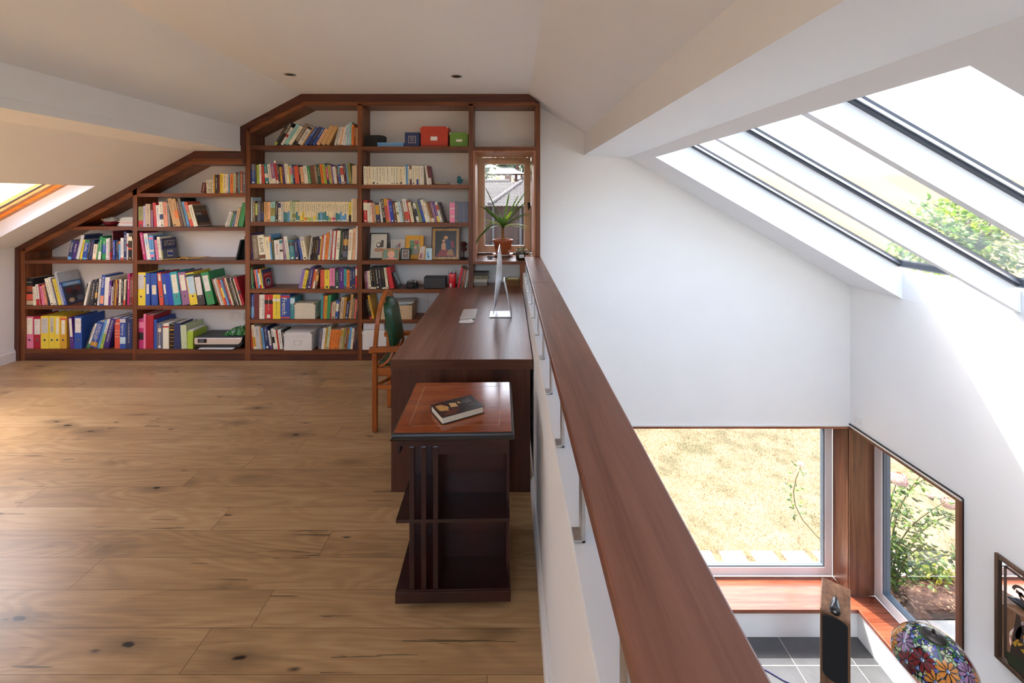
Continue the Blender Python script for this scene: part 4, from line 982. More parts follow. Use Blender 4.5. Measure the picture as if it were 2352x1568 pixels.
run('A', 0, 'ZA', 684, 825, 0, """46 372 purple K:binder l-4 L=ivory:.38:.97:.62; 90 385 blue K:binder L=white:.5:.95:.74 b=charcoal:.80:.87 b=charcoal:.62:.7""")
run('A', 0, 'ZA', 858, 1140, 18, """15 310 charcoal l20; 20 312 white l19 b=green:.0:.2; 72 325 blue l18 t=KMETIJSKI:ivory:.12:.9:.62:.3:u t=LEKSIKON:ivory:.3:.9:.28:.3:u b=gold:.05:.22; 22 345 sky_blue l16; 28 362 white l15 b=lime:.0:.5; 56 365 violet l14 t=KRONIKA_XX._STOLETJA:ivory:.22:.94:.5:.45:u""")
run('A', 0, 'ZA', 1212, 1430, 0, """68 352 coral l0 t=MEMO:ivory:.82:.88:.5:.75:h b=ivory:.6:.61 b=ivory:.5:.51 b=ivory:.4:.41; 66 368 blue l0 t=Kronika:ivory:.45:.8:.4:.4:u b=pale_blue:.16:.38 b=pale_grey:.85:.97; 78 362 navy l0""")
# --- second bay
run('B', 4, 'Z1', 1500, 1600, 0, "34 80 maroon l9; 55 104 ivory l0 t=CENTURY:black:.06:.94:.5:.72")
run('B', 4, 'Z1', 1603, 1853, 0, "9 145 mustard; 23 145 charcoal; 13 140 maroon; 25 155 yellow; 22 150 cream; 16 150 white; 13 150 sky_blue; 22 150 orange; 19 150 pale_green; 17 165 maroon; 13 165 teal; 21 170 rust; 20 168 slate")
run('B', 3, 'Z1', 1015, 1478, -8, """34 160 olive l0 b=red:0:.3; 16 166 lilac l0; 34 180 beige l-1; 16 130 mauve l-1; 24 190 red l-4; 24 170 white l-4; 26 196 ivory l-4 b=navy:.3:.5; 28 195 salmon l-4; 14 188 grey l-5; 26 225 tan l-12; 28 222 tan l-12 b=orange:.3:.6; 14 206 brown l-13; 20 230 black l-14 K:spiral wire=charcoal; 18 202 sky_blue l-14; 24 200 coral l-16 b=gold:.3:.6; 28 175 ivory l-16 id=ireland d=.2""")
run('B', 3, 'Z1', 1690, 1830, 14, "15 125 white l19; 14 120 pale_grey l17; 13 112 green l16; 13 106 blue l15; 25 150 beige l12; 36 186 green l10 bare")
run('B', 2, 'ZB', 145, 366, -7, "30 310 magenta l-9 t=Pharmacology:ivory:.2:.9:.5:.5; 40 300 white l-8 b=pale_blue:.6:.8; 42 275 sky_blue l-5 b=pink:.84:.93 b=cream:.35:.42 b=pink:.12:.22; 14 265 navy l-5; 20 228 pink l-6; 30 262 ivory l-6; 16 240 navy l-5 b=olive:.0:.45 id=ethics d=.19")
run('B', 1, 'ZB', 68, 945, -8, """87 372 yellow l0 K:binder L=pale_grey:.5:.94:.66 b=navy:.86:.9; 45 362 blue l0 K:binder L=ivory:.36:.66:.5 noring; 64 360 blue l-2 K:binder L=cream:.34:.63:.62 noring; 40 366 coral l-5 K:binder L=ivory:.75:.96:.5; 38 356 blue l-7 K:binder L=ivory:.36:.66:.5 noring; 50 362 cobalt l-8 K:binder; 72 376 turquoise l-8 K:binder L=ivory:.36:.92:.72; 76 370 mauve l-9 K:binder L=ivory:.44:.92:.64; 80 365 yellow l-9 K:binder L=pale_blue:.34:.88:.8 b=dark_green:.86:.96; 72 345 charcoal l-9 K:binder L=white:.33:.92:.74; 76 372 green l-12 K:binder L=white:.42:.9:.68 b=olive:.84:.88""")
run('B', 1, 'ZB', 995, 1280, -17, """16 312 brown K:mag; 12 305 white K:mag; 14 318 pale_grey K:mag; 16 300 orange K:mag; 16 292 red K:mag b=yellow:.3:.7; 16 300 sky_blue K:mag; 14 310 navy K:mag; 14 316 crimson K:mag; 12 320 cream K:mag; 16 315 black K:mag; 16 310 charcoal K:mag; 10 322 white K:mag; 14 316 black K:mag; 12 312 ivory K:mag; 26 325 crimson bare b=charcoal:.4:.52""")
run('B', 0, 'ZB', 84, 700, 0, """52 335 magenta l0 b=black:.3:.55 b=pink:.7:.9 bare; 26 390 pink l0 bare; 84 380 crimson l0 bare round; 30 330 blue l0 g=6 K:binder; 62 290 slate l0 L=cream:.66:.8:.5; 64 285 ivory l0 bare b=red:.84:.9; 46 270 black l0 g=8 bare b=gold:.9:.92 b=gold:.76:.82 b=gold:.6:.62 b=gold:.45:.47 b=gold:.3:.32 b=gold:.12:.14; 74 290 navy l0 bare; 62 266 pale_green l-3 K:binder; 60 200 lime l0 K:file d=.2""")
# --- third bay
run('C', 6, 'ZC1', 388, 1190, 30, """24 246 charcoal l30 b=lime:0:.15; 32 285 black l30 t=TERRORIST:ivory:.5:.95:.5:.6:u; 24 226 white l31 b=red:.45:.6; 38 265 aqua l32 d=.13; 32 246 ivory l33; 34 270 taupe l31 b=black:0:.2; 46 238 white l32 t=OBSEN_OD_NESBO:charcoal:.2:.7:.5:.5:u b=charcoal:.84:.97; 12 232 gold l33; 28 230 blue l34; 34 232 navy l33; 26 222 blue l32; 30 206 peach l30; 40 238 tan l27 bare; 36 230 tan l27 bare; 22 210 pale_grey l15 g=10; 18 214 white l14; 14 210 peach l13; 46 216 white l12""")
run('C', 6, 'ZC1', 1192, 1328, 0, "20 232 pale_blue l3; 14 235 pale_blue l2; 22 265 aqua l2; 24 236 orange l1; 24 212 rust l0; 18 200 tan l0")
run('C', 5, 'ZC1', 128, 1322, -6, """45 225 slate l0 b=blue:.0:.7; 15 222 charcoal l0; 22 215 lime l-1; 24 222 white l-2; 26 212 red l-4; 36 226 teal l-6 b=white:.3:.5; 36 222 white l-7; 42 232 mauve l-7 b=white:0:.25; 22 262 white l-8 b=red:.15:.9; 22 225 charcoal l-8; 20 192 mustard l-6; 24 216 violet l-5; 22 226 white l-6; 22 226 ivory l-6; 16 202 yellow l-6; 24 208 aqua l-6 b=pink:.5:.9; 22 216 navy l-6; 46 202 coral l-6; 16 212 black l-6; 30 192 peach l-6; 44 202 white l-7; 30 196 green l-7; 46 206 brown l-7 bare; 28 216 taupe l-7; 32 222 dark_green l-7; 34 222 orange l-7; 24 218 lime l-7; 28 232 navy l-8 b=magenta:.2:.8; 14 220 lime l-8; 16 212 tan l-7; 14 216 purple l-7; 32 196 white l-7; 18 202 brown l-7; 24 216 blue l-6 b=teal:.5:.9; 34 202 white l-7 b=coral:.5:.9; 26 224 maroon l-7; 18 222 sky_blue l-7; 34 232 olive l-7; 54 206 beige l0 bare""")
_pg = ['teal', 'teal', 'yellow', 'yellow', 'orange', 'lime', 'lime', 'pale_green', 'yellow', 'pale_green', 'teal', 'sky_blue', 'teal', 'teal', 'teal', 'lime', 'pink', 'magenta', 'teal', 'teal', 'sky_blue', 'sky_blue', 'sky_blue', 'cream']
run('C', 4, 'ZC1', 118, 632, 0, """22 275 pale_blue bare; 28 234 taupe; 24 216 black b=lime:.35:.95; 30 230 slate; 38 230 black b=navy:.1:.5; 30 225 tan; 32 222 peach; 48 225 aqua b=olive:.3:.7; 30 230 charcoal; 28 225 ivory b=navy:.7:.95; 26 228 pale_grey; 22 226 cream b=teal:0:.5; 20 226 cream b=teal:0:.45; 22 226 cream b=sky_blue:0:.52; 24 242 pale_green; 36 222 pale_green b=olive:.2:.4""")
run('C', 4, 'ZC1', 634, 1322, 0, ';'.join(f"{rb.choice((20, 22, 24, 26))} 225 cream b={c}:0:{rb.choice((.3, .4, .45, .5)) if c in ('teal', 'sky_blue', 'yellow') else .22} b=ivory:.03:.09" for c in _pg) + '; 28 220 yellow b=black:0:.35; 16 255 cream; 46 262 beige bare')
run('C', 3, 'ZC2', 128, 742, -6, """18 290 violet l-4; 58 270 taupe l-5 t=SETTECENTO:pale_grey:.1:.86:.5:.42; 64 270 ivory l-6 t=EUROPE:black:.3:.88:.5:.6 b=brown:.04:.2; 54 252 cream l-5; 16 278 sky_blue l-5 b=orange:.7:.95; 24 232 dark_green l-5; 54 215 white l-4 t=Sapiens:crimson:.25:.8:.5:.42; 32 226 white l-4 b=teal:.8:.95 b=charcoal:.4:.5; 18 236 mauve l-7; 36 258 white l-8 b=pale_green:0:.3; 50 215 teal l-6 b=charcoal:.7:.9; 46 216 navy l-6; 26 226 blue l-9; 42 254 cream l-10 b=pale_grey:.82:1""")
run('C', 3, 'ZC2', 746, 1278, 5, """16 245 pale_grey l8; 17 246 black l8; 18 248 black l7; 18 250 black l6; 17 256 black l5; 20 258 white l5 b=purple:.2:.9; 10 255 yellow l5; 18 272 red l5; 20 272 white l5; 34 292 orange l4; 26 332 pale_grey l5; 12 316 red l4; 23 316 white l4; 14 326 crimson l4; 38 320 ivory l4 t=ART:black:.35:.6:.5:.6 t=Z:magenta:.68:.74:.5:.5:h; 20 320 dark_green l4; 18 330 black l4; 50 322 charcoal l4 b=gold:.5:.7 b=slate:.1:.3; 42 335 ivory l3 t=AUGENDSCHA:crimson:.3:.9:.5:.55; 30 346 peach l2 t=KUNSTSTIL:brown:.3:.85:.5:.5; 20 368 white l2 bare""")
run('C', 2, 'ZC2', 118, 274, -7, "13 226 blue l-3; 17 226 green l-4; 14 222 black l-5; 24 210 coral l-8; 22 210 sky_blue l-9; 20 214 red l-9 b=cream:.2:.8; 16 212 yellow l-9; 15 205 navy l-9 id=redbook d=.16")
run('C', 2, 'ZC2', 642, 842, 10, "36 206 lavender l11; 34 202 yellow l11 b=mustard:.1:.2; 16 206 charcoal l10; 36 236 violet l10; 15 216 coral l10; 18 212 ivory l9 b=orange:.4:.9; 24 210 brown l9 b=mustard:.4:.7")
run('C', 2, 'ZC2', 880, 1283, 0, "45 205 coral b=rust:.04:.1; 52 205 yellow; 56 222 pink b=charcoal:0:.13; 44 205 dark_green; 48 222 purple; 29 215 turquoise b=slate:0:.15; 32 205 orange; 26 220 navy; 32 226 navy b=brown:.1:.2; 19 240 red b=ivory:.6:.9")
run('C', 1, 'ZC2', 122, 600, 0, "33 265 blue b=sky_blue:.1:.5; 55 280 maroon bare; 23 265 ivory; 28 265 white; 85 265 red round b=black:.62:.78; 75 265 yellow round b=ivory:.72:.84; 97 266 blue t=French:ivory:.18:.86:.42:.48 b=red:.87:.95 b=coral:.02:.08; 48 236 teal b=pale_blue:.7:.95")
run('C', 1, 'ZC2', 884, 1282, 4, "22 260 turquoise l2; 15 256 coral l2; 30 250 mustard l3; 34 258 green l4 bare; 16 180 crimson l4; 42 182 beige l4; 28 206 blue l5 b=ivory:.4:.8; 22 202 charcoal l5; 36 236 beige l5; 24 236 gold l5; 34 182 navy l7; 28 266 tan l6; 26 222 taupe l5; 22 214 coral l5; 12 200 charcoal l4")
run('C', 0, 'ZC2', 124, 500, -7, "22 250 coral l-5; 30 265 cream l-6 b=mustard:.1:.5; 48 250 pale_grey l-6; 15 252 tan l-6; 20 235 sky_blue l-7; 48 246 navy l-7; 18 205 white l-8 b=purple:0:.2; 14 215 black l-8; 26 226 white l-8 b=black:.3:.6; 20 216 ivory l-8; 15 210 red l-8; 34 212 white l-7; 24 205 black l-6")
run('C', 0, 'ZC2', 852, 1280, 6, "36 220 slate l5; 30 230 white l6; 18 232 mustard l6; 28 248 pale_green l7; 28 215 orange l7; 26 215 orange l7; 28 215 orange l7; 24 215 orange l7; 30 230 beige l7 b=mustard:.6:.9; 24 232 olive l7; 18 234 rust l7; 20 238 taupe l7 b=gold:.7:.9; 22 242 sky_blue l7; 24 230 cream l6; 18 232 maroon l6; 24 262 charcoal l5")
# --- fourth bay
run('D', 5, 'ZD', 78, 800, -1, ';'.join(f'{w_} {rb.choice((222, 224, 226))} {rb.choice(("ivory", "ivory", "cream"))} b=black:.975:1' for w_ in (32, 22, 38, 55, 33, 37, 18, 17, 70, 28, 28, 38, 55, 30)) + '; 20 240 sky_blue l-2; 22 225 ivory; 24 228 maroon b=cream:.3:.8; 40 228 ivory; 15 225 cream; 25 222 ivory b=blue:0:.3; 18 224 cream; 42 226 white')
run('D', 5, 'ZD', 842, 898, -8, "20 226 white l-8; 30 226 maroon l-8 bare b=pale_grey:0:.35")
run('D', 4, 'ZD', 76, 1052, -9, """44 265 red l-1 b=ivory:.55:.9; 22 232 ivory l-2; 26 236 white l-3; 20 236 salmon l-3; 20 232 beige l-4; 42 235 navy l-6 b=mustard:.4:.9; 22 240 white l-7; 38 280 black l-7 t=NICK_CAVE:ivory:.2:.95:.5:.7; 32 286 mustard l-7 b=coral:.1:.7; 18 276 pink l-7; 38 250 cobalt l-7; 30 242 brown l-8; 30 242 ivory l-9 b=olive:.4:.5; 34 250 pale_blue l-9; 22 246 taupe l-9; 44 282 white l-10 b=coral:.1:.45; 14 262 red l-10; 34 246 cream l-11; 20 240 black l-12; 28 238 white l-13 b=charcoal:.3:.7; 28 236 olive l-14; 34 286 slate l-15 b=blue:.0:.9; 30 280 ivory l-15 t=Sema:crimson:.35:.75:.5:.7; 20 246 white l-15; 16 240 tan l-15; 30 252 brown l-15 b=ivory:0:.2; 30 250 mauve l-15; 24 252 purple l-16 b=yellow:0:.3; 28 252 white l-16 b=coral:.6:.85; 22 245 charcoal l-16""")
run('D', 4, 'ZD', 1112, 1337, 0, "58 236 pink bare b=ivory:.3:.34 b=ivory:.7:.74; 38 250 slate; 34 250 slate bare; 45 250 slate bare; 34 250 slate bare")
run('D', 2, 'ZE', 86, 402, -6, "22 195 maroon l-5; 19 194 mauve l-5; 26 195 cream l-5; 25 230 black l-6 b=ivory:.0:.08; 26 232 black l-6 b=ivory:.0:.08; 40 232 black l-6; 22 232 charcoal l-6; 40 235 black l-7 b=ivory:.0:.06; 26 230 cream l-7; 44 236 red l-11 bare")
run('D', 2, 'ZE', 1088, 1204, 11, "24 235 red l12 bare; 14 230 charcoal l12; 20 216 rust l11; 14 205 brown l11; 18 206 pale_grey l10; 14 215 taupe l9")
run('D', 1, 'ZE', 138, 185, -11, "15 205 black l-12 K:mag b=red:0:.14; 15 205 black l-12 K:mag b=red:0:.14; 22 262 mustard l-12 d=.2")

# pictures on the front covers that face the room
def cover(key, mats, shapes, texts=()):
    o, e = BK[key]; w, h, d = e['w'], e['h'], e['d']
    m = MB()
    for k, pts in shapes:
        m.k = k; m.add([(w + .0003 + .0002 * i_, d * u, h * v) for i_, (u, v) in [(shapes.index((k, pts)), p) for p in pts]], [tuple(range(len(pts)))])
    m.build('cover_picture', mats, o, local=True)
    for s, c_, u0, u1, v0, v1 in texts:
        m = MB(); put_text(m, s, (w + .0022, d * u0, h * v0), (0, 1, 0), (0, 0, 1), d * (u1 - u0), h * (v1 - v0)); m.build('cover_title', ink(c_), o, local=True)
sq = lambda u0, u1, v0, v1: [(u0, v0), (u1, v0), (u1, v1), (u0, v1)]
disc = lambda u, v, r_, q=1.4: [(u + r_ * math.cos(a_ * .449), v + r_ / q * math.sin(a_ * .449)) for a_ in range(14)]
cover('greek', [ink('charcoal'), ink('sky_blue'), ink('maroon'), ink('black'), ink('beige'), ink('slate')], [(0, sq(.02, .98, .02, .98)), (1, sq(.05, .95, .8, .96)), (2, disc(.3, .6, .16)), (2, disc(.75, .62, .14)), (3, disc(.52, .45, .2)), (4, disc(.3, .16, .14)), (5, sq(.6, .9, .1, .3))], [('GREEK', 'ivory', .15, .85, .83, .93)])
cover('ireland', [ink('brown'), ink('charcoal'), ink('taupe'), ink('grey')], [(0, sq(.02, .98, .02, .98)), (2, sq(.02, .98, .7, .98)), (1, sq(.05, .95, .15, .5)), (3, sq(.1, .5, .5, .62))], [('Ireland', 'black', .08, .92, .78, .93), ('HOLLAND', 'grey', .2, .9, .04, .13)])
cover('ethics', [ink('navy'), ink('slate'), ink('pale_grey'), ink('cobalt')], [(1, sq(.0, 1, .0, .5)), (0, sq(.0, 1, .5, 1)), (2, sq(.3, .7, .12, .42)), (3, disc(.42, .27, .1)), (3, disc(.6, .24, .1))], [('CORPORATE', 'ivory', .08, .92, .82, .9), ('ETHICS', 'ivory', .14, .86, .64, .78)])
cover('redbook', [ink('crimson'), ink('navy'), ink('ivory'), ink('coral')], [(0, sq(.01, .99, .01, .8)), (1, sq(.01, .99, .8, .99)), (3, sq(.08, .92, .62, .76)), (2, disc(.5, .3, .3)), (1, disc(.5, .3, .25)), (2, disc(.5, .25, .1))])
# ================================================================ other things on the shelves
ZS = lambda b, i: fz(SH[b][i]) + .0006
def ZP(crop, x, y, D):
    ox, oy, s = CROP[crop]; return P(ox + x / s, oy + y / s, D)
def col(name, hexc, rough=.5, **k): return plain(name, mul(lin(hexc), 1.35), rough, **k)
def lidbox(name, label, x0, x1, y0, y1, z, h, mat, lidh, over=.004, group=None, corner=None, holder=None, holder_mat=None, rz=0, cat='storage box', studs=True):
    r = thing(name, label, cat, ((x0 + x1) / 2, (y0 + y1) / 2, z), rz, group); w_, d_ = (x1 - x0) / 2, (y1 - y0) / 2; kw = dict(local=True)
    MB().box(-w_, w_, -d_, d_, 0, h - .004).build('body', mat, r, bevel=.0015, **kw)
    MB().box(-w_ - over, w_ + over, -d_ - over, d_ + over, h - lidh, h).build('lid', mat, r, bevel=.002, **kw)
    if corner:
        for sx in (-1, 1):
            m = MB(); cx = sx * (w_ + over); s_ = .016
            m.box(cx - sx * s_, cx + sx * .0008, -d_ - over - .0008, -d_ - over, h - s_, h + .0008); m.box(cx, cx + sx * .0008, -d_ - over - .0008, -d_ - over + s_, h - s_, h + .0008); m.box(cx - sx * s_, cx + sx * .0008, -d_ - over - .0008, -d_ - over + s_, h, h + .0008)
            m.build('corner_cap', corner, r, **kw)
    if holder:
        hx0, hx1, hz0, hz1 = holder; m = MB(); b = .004
        m.box(hx0, hx1, -d_ - .003, -d_, hz0, hz0 + b); m.box(hx0, hx1, -d_ - .003, -d_, hz1 - b, hz1); m.box(hx0, hx0 + b, -d_ - .003, -d_, hz0, hz1); m.box(hx1 - b, hx1, -d_ - .003, -d_, hz0, hz1)
        hm = m.build('label_holder', holder_mat or STEEL, r, **kw)
        MB().box(hx0 + b, hx1 - b, -d_ - .0012, -d_ - .0004, hz0 + b, hz1 - b).build('label_card', WPAPER, parent=hm, local=True)
    return r
# fourth bay, top shelf
z = ZS('D', 6); D = DB + .03
X = lambda cx: ZP('ZD', cx, 0, D)[0]
HH = lambda px: px / 5.225 / 1000 * D
r = thing('black_box', 'plain matt black box with chamfered corner on the top shelf beside the blue box', 'box', (X(175), D, z))
m = MB(); m.prism([(X(66), D + .05), (X(240), D + .05), (X(290), D + .085), (X(290), D + .2), (X(66), D + .2)], z, z + HH(148), 'z'); m.build('body', plain('matt_black_card', (.02, .02, .021), .7), r, bevel=.003)
MB().box(X(66), X(236), D + .0495, D + .05, z + HH(110), z + HH(112)).build('lid_joint', BLACK, r)
r = thing('pale_blue_box', 'flat pale blue gift box lying on the top shelf of the fourth bay', 'box', (X(400), D, z))
m = MB(); m.box(X(243), X(555), D + .01, D + .15, z, z + HH(30)); m.build('body', col('pale_blue_card', '6aa0d0', .5), r, bevel=.002)
m = MB(); m.box(X(240), X(558), D + .007, D + .153, z + HH(30), z + HH(52)); m.build('lid', col('pale_blue_card', '6aa0d0', .5), r, bevel=.002)
m = MB(); m.tube([(X(375), D + .006, z + HH(30)), (X(390), D + .005, z + HH(38)), (X(404), D + .006, z + HH(28)), (X(420), D + .005, z + HH(36))], .0018, 5); m.build('gilt_mark', STEEL, r)
r = thing('navy_box', 'square navy blue gift box with a silver-edged label beside the red box', 'box', (X(660), D, z))
m = MB(); m.box(X(572), X(748), D + .005, D + .13, z, z + HH(172)); m.build('body', col('navy_card', '1c2c58', .45), r, bevel=.002)
m = MB(); m.box(X(614), X(704), D + .003, D + .005, z + HH(44), z + HH(130)); q = m.build('label', plain('silver_label', 'a9a8a4', .4), r)
m = MB(); m.box(X(622), X(696), D + .002, D + .003, z + HH(52), z + HH(122)); m.build('label_field', col('navy_card', '1c2c58', .45), q)
m = MB()
for k in range(3): m.box(X(632 + 4 * k), X(686 - 4 * k), D + .0015, D + .002, z + HH(105 - 18 * k), z + HH(112 - 18 * k))
m.build('label_lines', plain('silver_label', 'a9a8a4', .4), q)
lidbox('storage_box', 'large red-orange storage box with pale corner caps on the top shelf', X(762), X(1088), D + .008, D + .2, z, HH(245), col('brick_red_card', 'a83624', .55), HH(60), corner=plain('pale_metal_cap', 'c9c4bc', .4), holder=(-HH(44), HH(38), HH(74), HH(124)), group='lidded storage boxes')
lidbox('storage_box', 'small green storage box with lid ajar on the top shelf next to the red box', X(1112), X(1330), D + .012, D + .17, z, HH(172), col('leaf_green_card', '5c8434', .55), HH(36), corner=plain('pale_metal_cap', 'c9c4bc', .4), holder=(-HH(36), HH(42), HH(58), HH(92)), holder_mat=plain('pale_gilt', 'b8b080', .4), group='lidded storage boxes')
# fourth bay, duck and dish
z = ZS('D', 5); D = DB + .05
DUCK = plain('teal_rubber', (.012, .13, .19), .35, var=.03)
dx, _ = ZP('ZD', 1232, 0, D); s = .0125
r = thing('rubber_duck', 'teal blue toy duck with pale beak standing at the right end of a shelf', 'toy duck', (dx, D, z), R(180))
kw = dict(local=True)
m = MB(); m.smooth = True
m.ball((0, 0, .036), (.030, .024, .024), 20, 14); m.build('body', DUCK, r, smooth=True, **kw)
m = MB(); m.ball((.006, 0, .068), (.0225, .021, .0215), 20, 14); hd = m.build('head', DUCK, r, smooth=True, **kw)
m = MB(); m.add([(.0, -.004, .086), (.012, -.004, .084), (.0, .004, .086), (.012, .004, .084), (.003, 0, .0955)], [(0, 1, 4), (1, 3, 4), (3, 2, 4), (2, 0, 4)]); m.build('crest', DUCK, parent=hd, local=True)
BEAK = plain('cream_beak', 'd8cfc4', .4)
m = MB(); m.ball((.034, 0, .064), (.013, .011, .0042), 14, 8); m.ball((.031, 0, .0585), (.010, .009, .003), 14, 8); m.build('beak', BEAK, parent=hd, local=True, smooth=True)
for sy in (-1, 1):
    m = MB(); m.ball((.019, sy * .0155, .074), (.004, .003, .005), 10, 8); m.build('eye', BLACK, parent=hd, local=True, smooth=True)
    m = MB(); m.ball((-.006, sy * .021, .038), (.020, .006, .013), 14, 8); m.build('wing', DUCK, r, smooth=True, **kw)
    m = MB(); m.ball((.010, sy * .010, .004), (.014, .008, .0039), 12, 6); m.build('foot', BEAK, r, smooth=True, **kw)
m = MB(); m.add([(-.022, -.012, .045), (-.022, .012, .045), (-.026, 0, .030), (-.040, 0, .062)], [(0, 1, 3), (1, 2, 3), (2, 0, 3), (0, 2, 1)]); m.build('tail', DUCK, r, **kw)
dx, _ = ZP('ZD', 1012, 0, D)
r = thing('glass_dish', 'shallow round glass dish on the shelf between the pale books and the duck', 'dish', (dx, D + .03, z))
m = MB(); m.lathe([(.060, 0), (.083, .004), (.086, .024), (.083, .024), (.080, .007), (.002, .004)], (dx, D + .03, z), 32); m.build('bowl', plain('pale_smoked_glass', 'a09684', .08, coat=.5), r, smooth=True)
# leftmost bay, red bowl and magazines
z = ZS('A', 3); D = DB + .09
bx = ZP('Z1', 812, 0, D)[0]
r = thing('red_bowl', 'small dark red bowl holding a crumpled clear bag, top shelf of the leftmost bay', 'bowl', (bx, D, z))
m = MB(); m.lathe([(.030, 0), (.050, .006), (.072, .024), (.078, .046), (.081, .050), (.076, .050), (.070, .026), (.004, .008)], (bx, D, z), 32); m.build('bowl', col('dark_red_glaze', '5c1420', .2), r, smooth=True)
rb = random.Random(5)
m = MB(); m.ball((bx, D, z + .054), (.070, .058, .034), 22, 12); m.v = [(x + rb.uniform(-.006, .006), y + rb.uniform(-.006, .006), zz + rb.uniform(-.008, .008)) for x, y, zz in m.v]; q = m.build('clear_bag', plain('crumpled_clear_plastic', 'b9bcb6', .12, coat=.6, var=.3, scale=40), r)
m = MB(); m.tube([(bx - .06, D - .02, z + .058), (bx - .085, D - .03, z + .070)], [.014, .008], 7); m.build('ginger_piece', plain('tan_ginger', 'b08c60', .7), r, smooth=True)
r0 = ZP('Z1', 868, 0, D)[0]; zz = z
for k, (wd, th, c_) in enumerate(((.165, .009, 'pale_grey'), (.17, .006, 'white'), (.165, .007, 'cream'), (.168, .008, 'coral'), (.15, .005, 'pink'), (.15, .008, 'charcoal'), (.16, .008, 'yellow'), (.15, .006, 'white'), (.14, .010, 'dark_green'), (.15, .006, 'ivory'), (.13, .007, 'charcoal'), (.135, .008, 'white'))):
    if zz + th > z + .132: break
    x1 = fx(304.0) - .004 - rb.uniform(0, .006); o = MB().box(-wd / 2, wd / 2, 0, .19, 0, th).build('booklet', bm(c_)); o.location = (x1 - wd / 2, DB + .02 + rb.uniform(0, .02), zz)
    MB().box(-wd / 2 + .001, wd / 2 - .001, -.0006, .1885, th * .2, th * .8).build('pages', WPAPER, o, local=True)
    tag(o, f"{c_.replace('_', ' ')} booklet in the flat stack beside the red bowl, {ord_(k + 1)} from the bottom", 'booklet', 'stacked booklets by the red bowl'); zz += th + .0004
# second bay: corn dolly, black photo frames, printer, bag
z = ZS('B', 2); D = DB + .045
r = thing('straw_dolly', 'plaited yellow straw ornament lying on the shelf in front of the blue-covered book', 'ornament', (ZP('ZB', 560, 0, D)[0], D, z))
XB = lambda cx, DD=D: ZP('ZB', cx, 0, DD)[0]
STRAW = col('yellow_straw', 'b08c3c', .7, var=.2)
for k in range(7):
    m = MB(); y_ = D - .012 + .004 * k; m.tube([(XB(374), y_ - .02, z + .004 + .0014 * (k % 3)), (XB(480), y_ - .01, z + .008 + .0012 * (k % 4)), (XB(580), y_, z + .014), (XB(700), y_ + .012 * (k - 3) / 3, z + .013 + .001 * k), (XB(780 + 9 * k), y_ + .05 + .02 * (k - 3) / 3, z + .012 + .002 * k)], .0021, 5); m.build('straw', STRAW, r, smooth=True)
m = MB(); m.tube([(XB(555), D - .02, z + .006), (XB(590), D - .016, z + .026), (XB(620), D + .02, z + .020), (XB(640), D - .01, z + .020), (XB(670), D - .03, z + .004)], .006, 6); m.build('bow', STRAW, r, smooth=True)
z = ZS('B', 2)
r = thing('black_photo_frame', 'black picture frame leaning beside the black folder, right end of the second bay', 'picture frame', (XB(1165, YF), YF + .02, z), rot=(0, R(13), 0))
m = MB(); m.box(0, .014, 0, .15, .001, .212); m.build('frame', BLACK, r, bevel=.001, local=True); m = MB(); m.box(.014, .0155, .012, .138, .013, .2); m.build('backing', plain('dark_backing_board', '2c2d2f', .7), r, local=True)
m = MB(); m.prism([(.0156, .02), (.05, .016), (.053, .018), (.0156, .15)], .06, .085); m.build('easel_leg', BLACK, r, local=True)
o = MB().box(0, .016, 0, .15, 0, .245).build('black_folder', plain('matt_black_card', (.02, .02, .021), .7)); o.location = (fx(562.8) - .0175, YF + .01, z); tag(o, 'tall black folder standing against the right upright of the second bay', 'folder')
MB().box(.002, .014, .004, .1504, .002, .243).build('pages', WPAPER, o, local=True)
z = ZS('B', 0); x0, x1 = XB(728, DB + .01), XB(1262, DB + .01); y0 = DB - .004
PB = plain('black_printer_shell', (.013, .013, .014), .28, coat=.3)
r = thing('printer', 'low black and silver inkjet printer on the bottom shelf of the second bay', 'printer', ((x0 + x1) / 2, y0 + .13, z))
m = MB(); m.prism([(x0 + .012, z + .012), (x1 - .03, z + .012), (x1 - .005, z + .05), (x1, z + .078), (x0, z + .078), (x0, z + .035)], y0 + .012, y0 + .255); m.build('body', PB, r, bevel=.005)
m = MB(); m.prism([(x0 - .003, z + .062), (x0 + .004, z + .050), (x1 - .04, z + .050), (x1 - .012, z + .072), (x1 + .002, z + .116), (x0 + .004, z + .116), (x0 - .003, z + .104)], y0 + .002, y0 + .0118); fp = m.build('front_panel', ALU, r, bevel=.003)
m = MB(); m.box(x0 + .035, x0 + .125, y0 - .0004, y0 + .002, z + .066, z + .108); sc_ = m.build('control_panel', BLACK, fp); m = MB(); m.box(x0 + .052, x0 + .098, y0 - .0008, y0 - .0004, z + .069, z + .105); m.build('screen', plain('grey_screen', '5c6068', .15), sc_)
m = MB(); m.box(x0 + .003, x1 - .003, y0 + .0125, y0 + .25, z + .0785, z + .126); m.build('scanner_lid', plain('dark_grey_lid', (.035, .035, .037), .5), r, bevel=.004)
m = MB(); m.box(x0 + .035, x1 - .09, y0 - .035, y0 + .011, z + .004, z + .010); m.build('paper_tray', PB, r, bevel=.002)
m = MB(); m.box(x0 + .06, x1 - .075, y0 - .03, y0 + .011, z + .0125, z + .016); m.box(x0 + .09, x1 - .09, y0 - .005, y0 + .011, z + .018, z + .022) if False else None; m.build('paper', WPAPER, r)
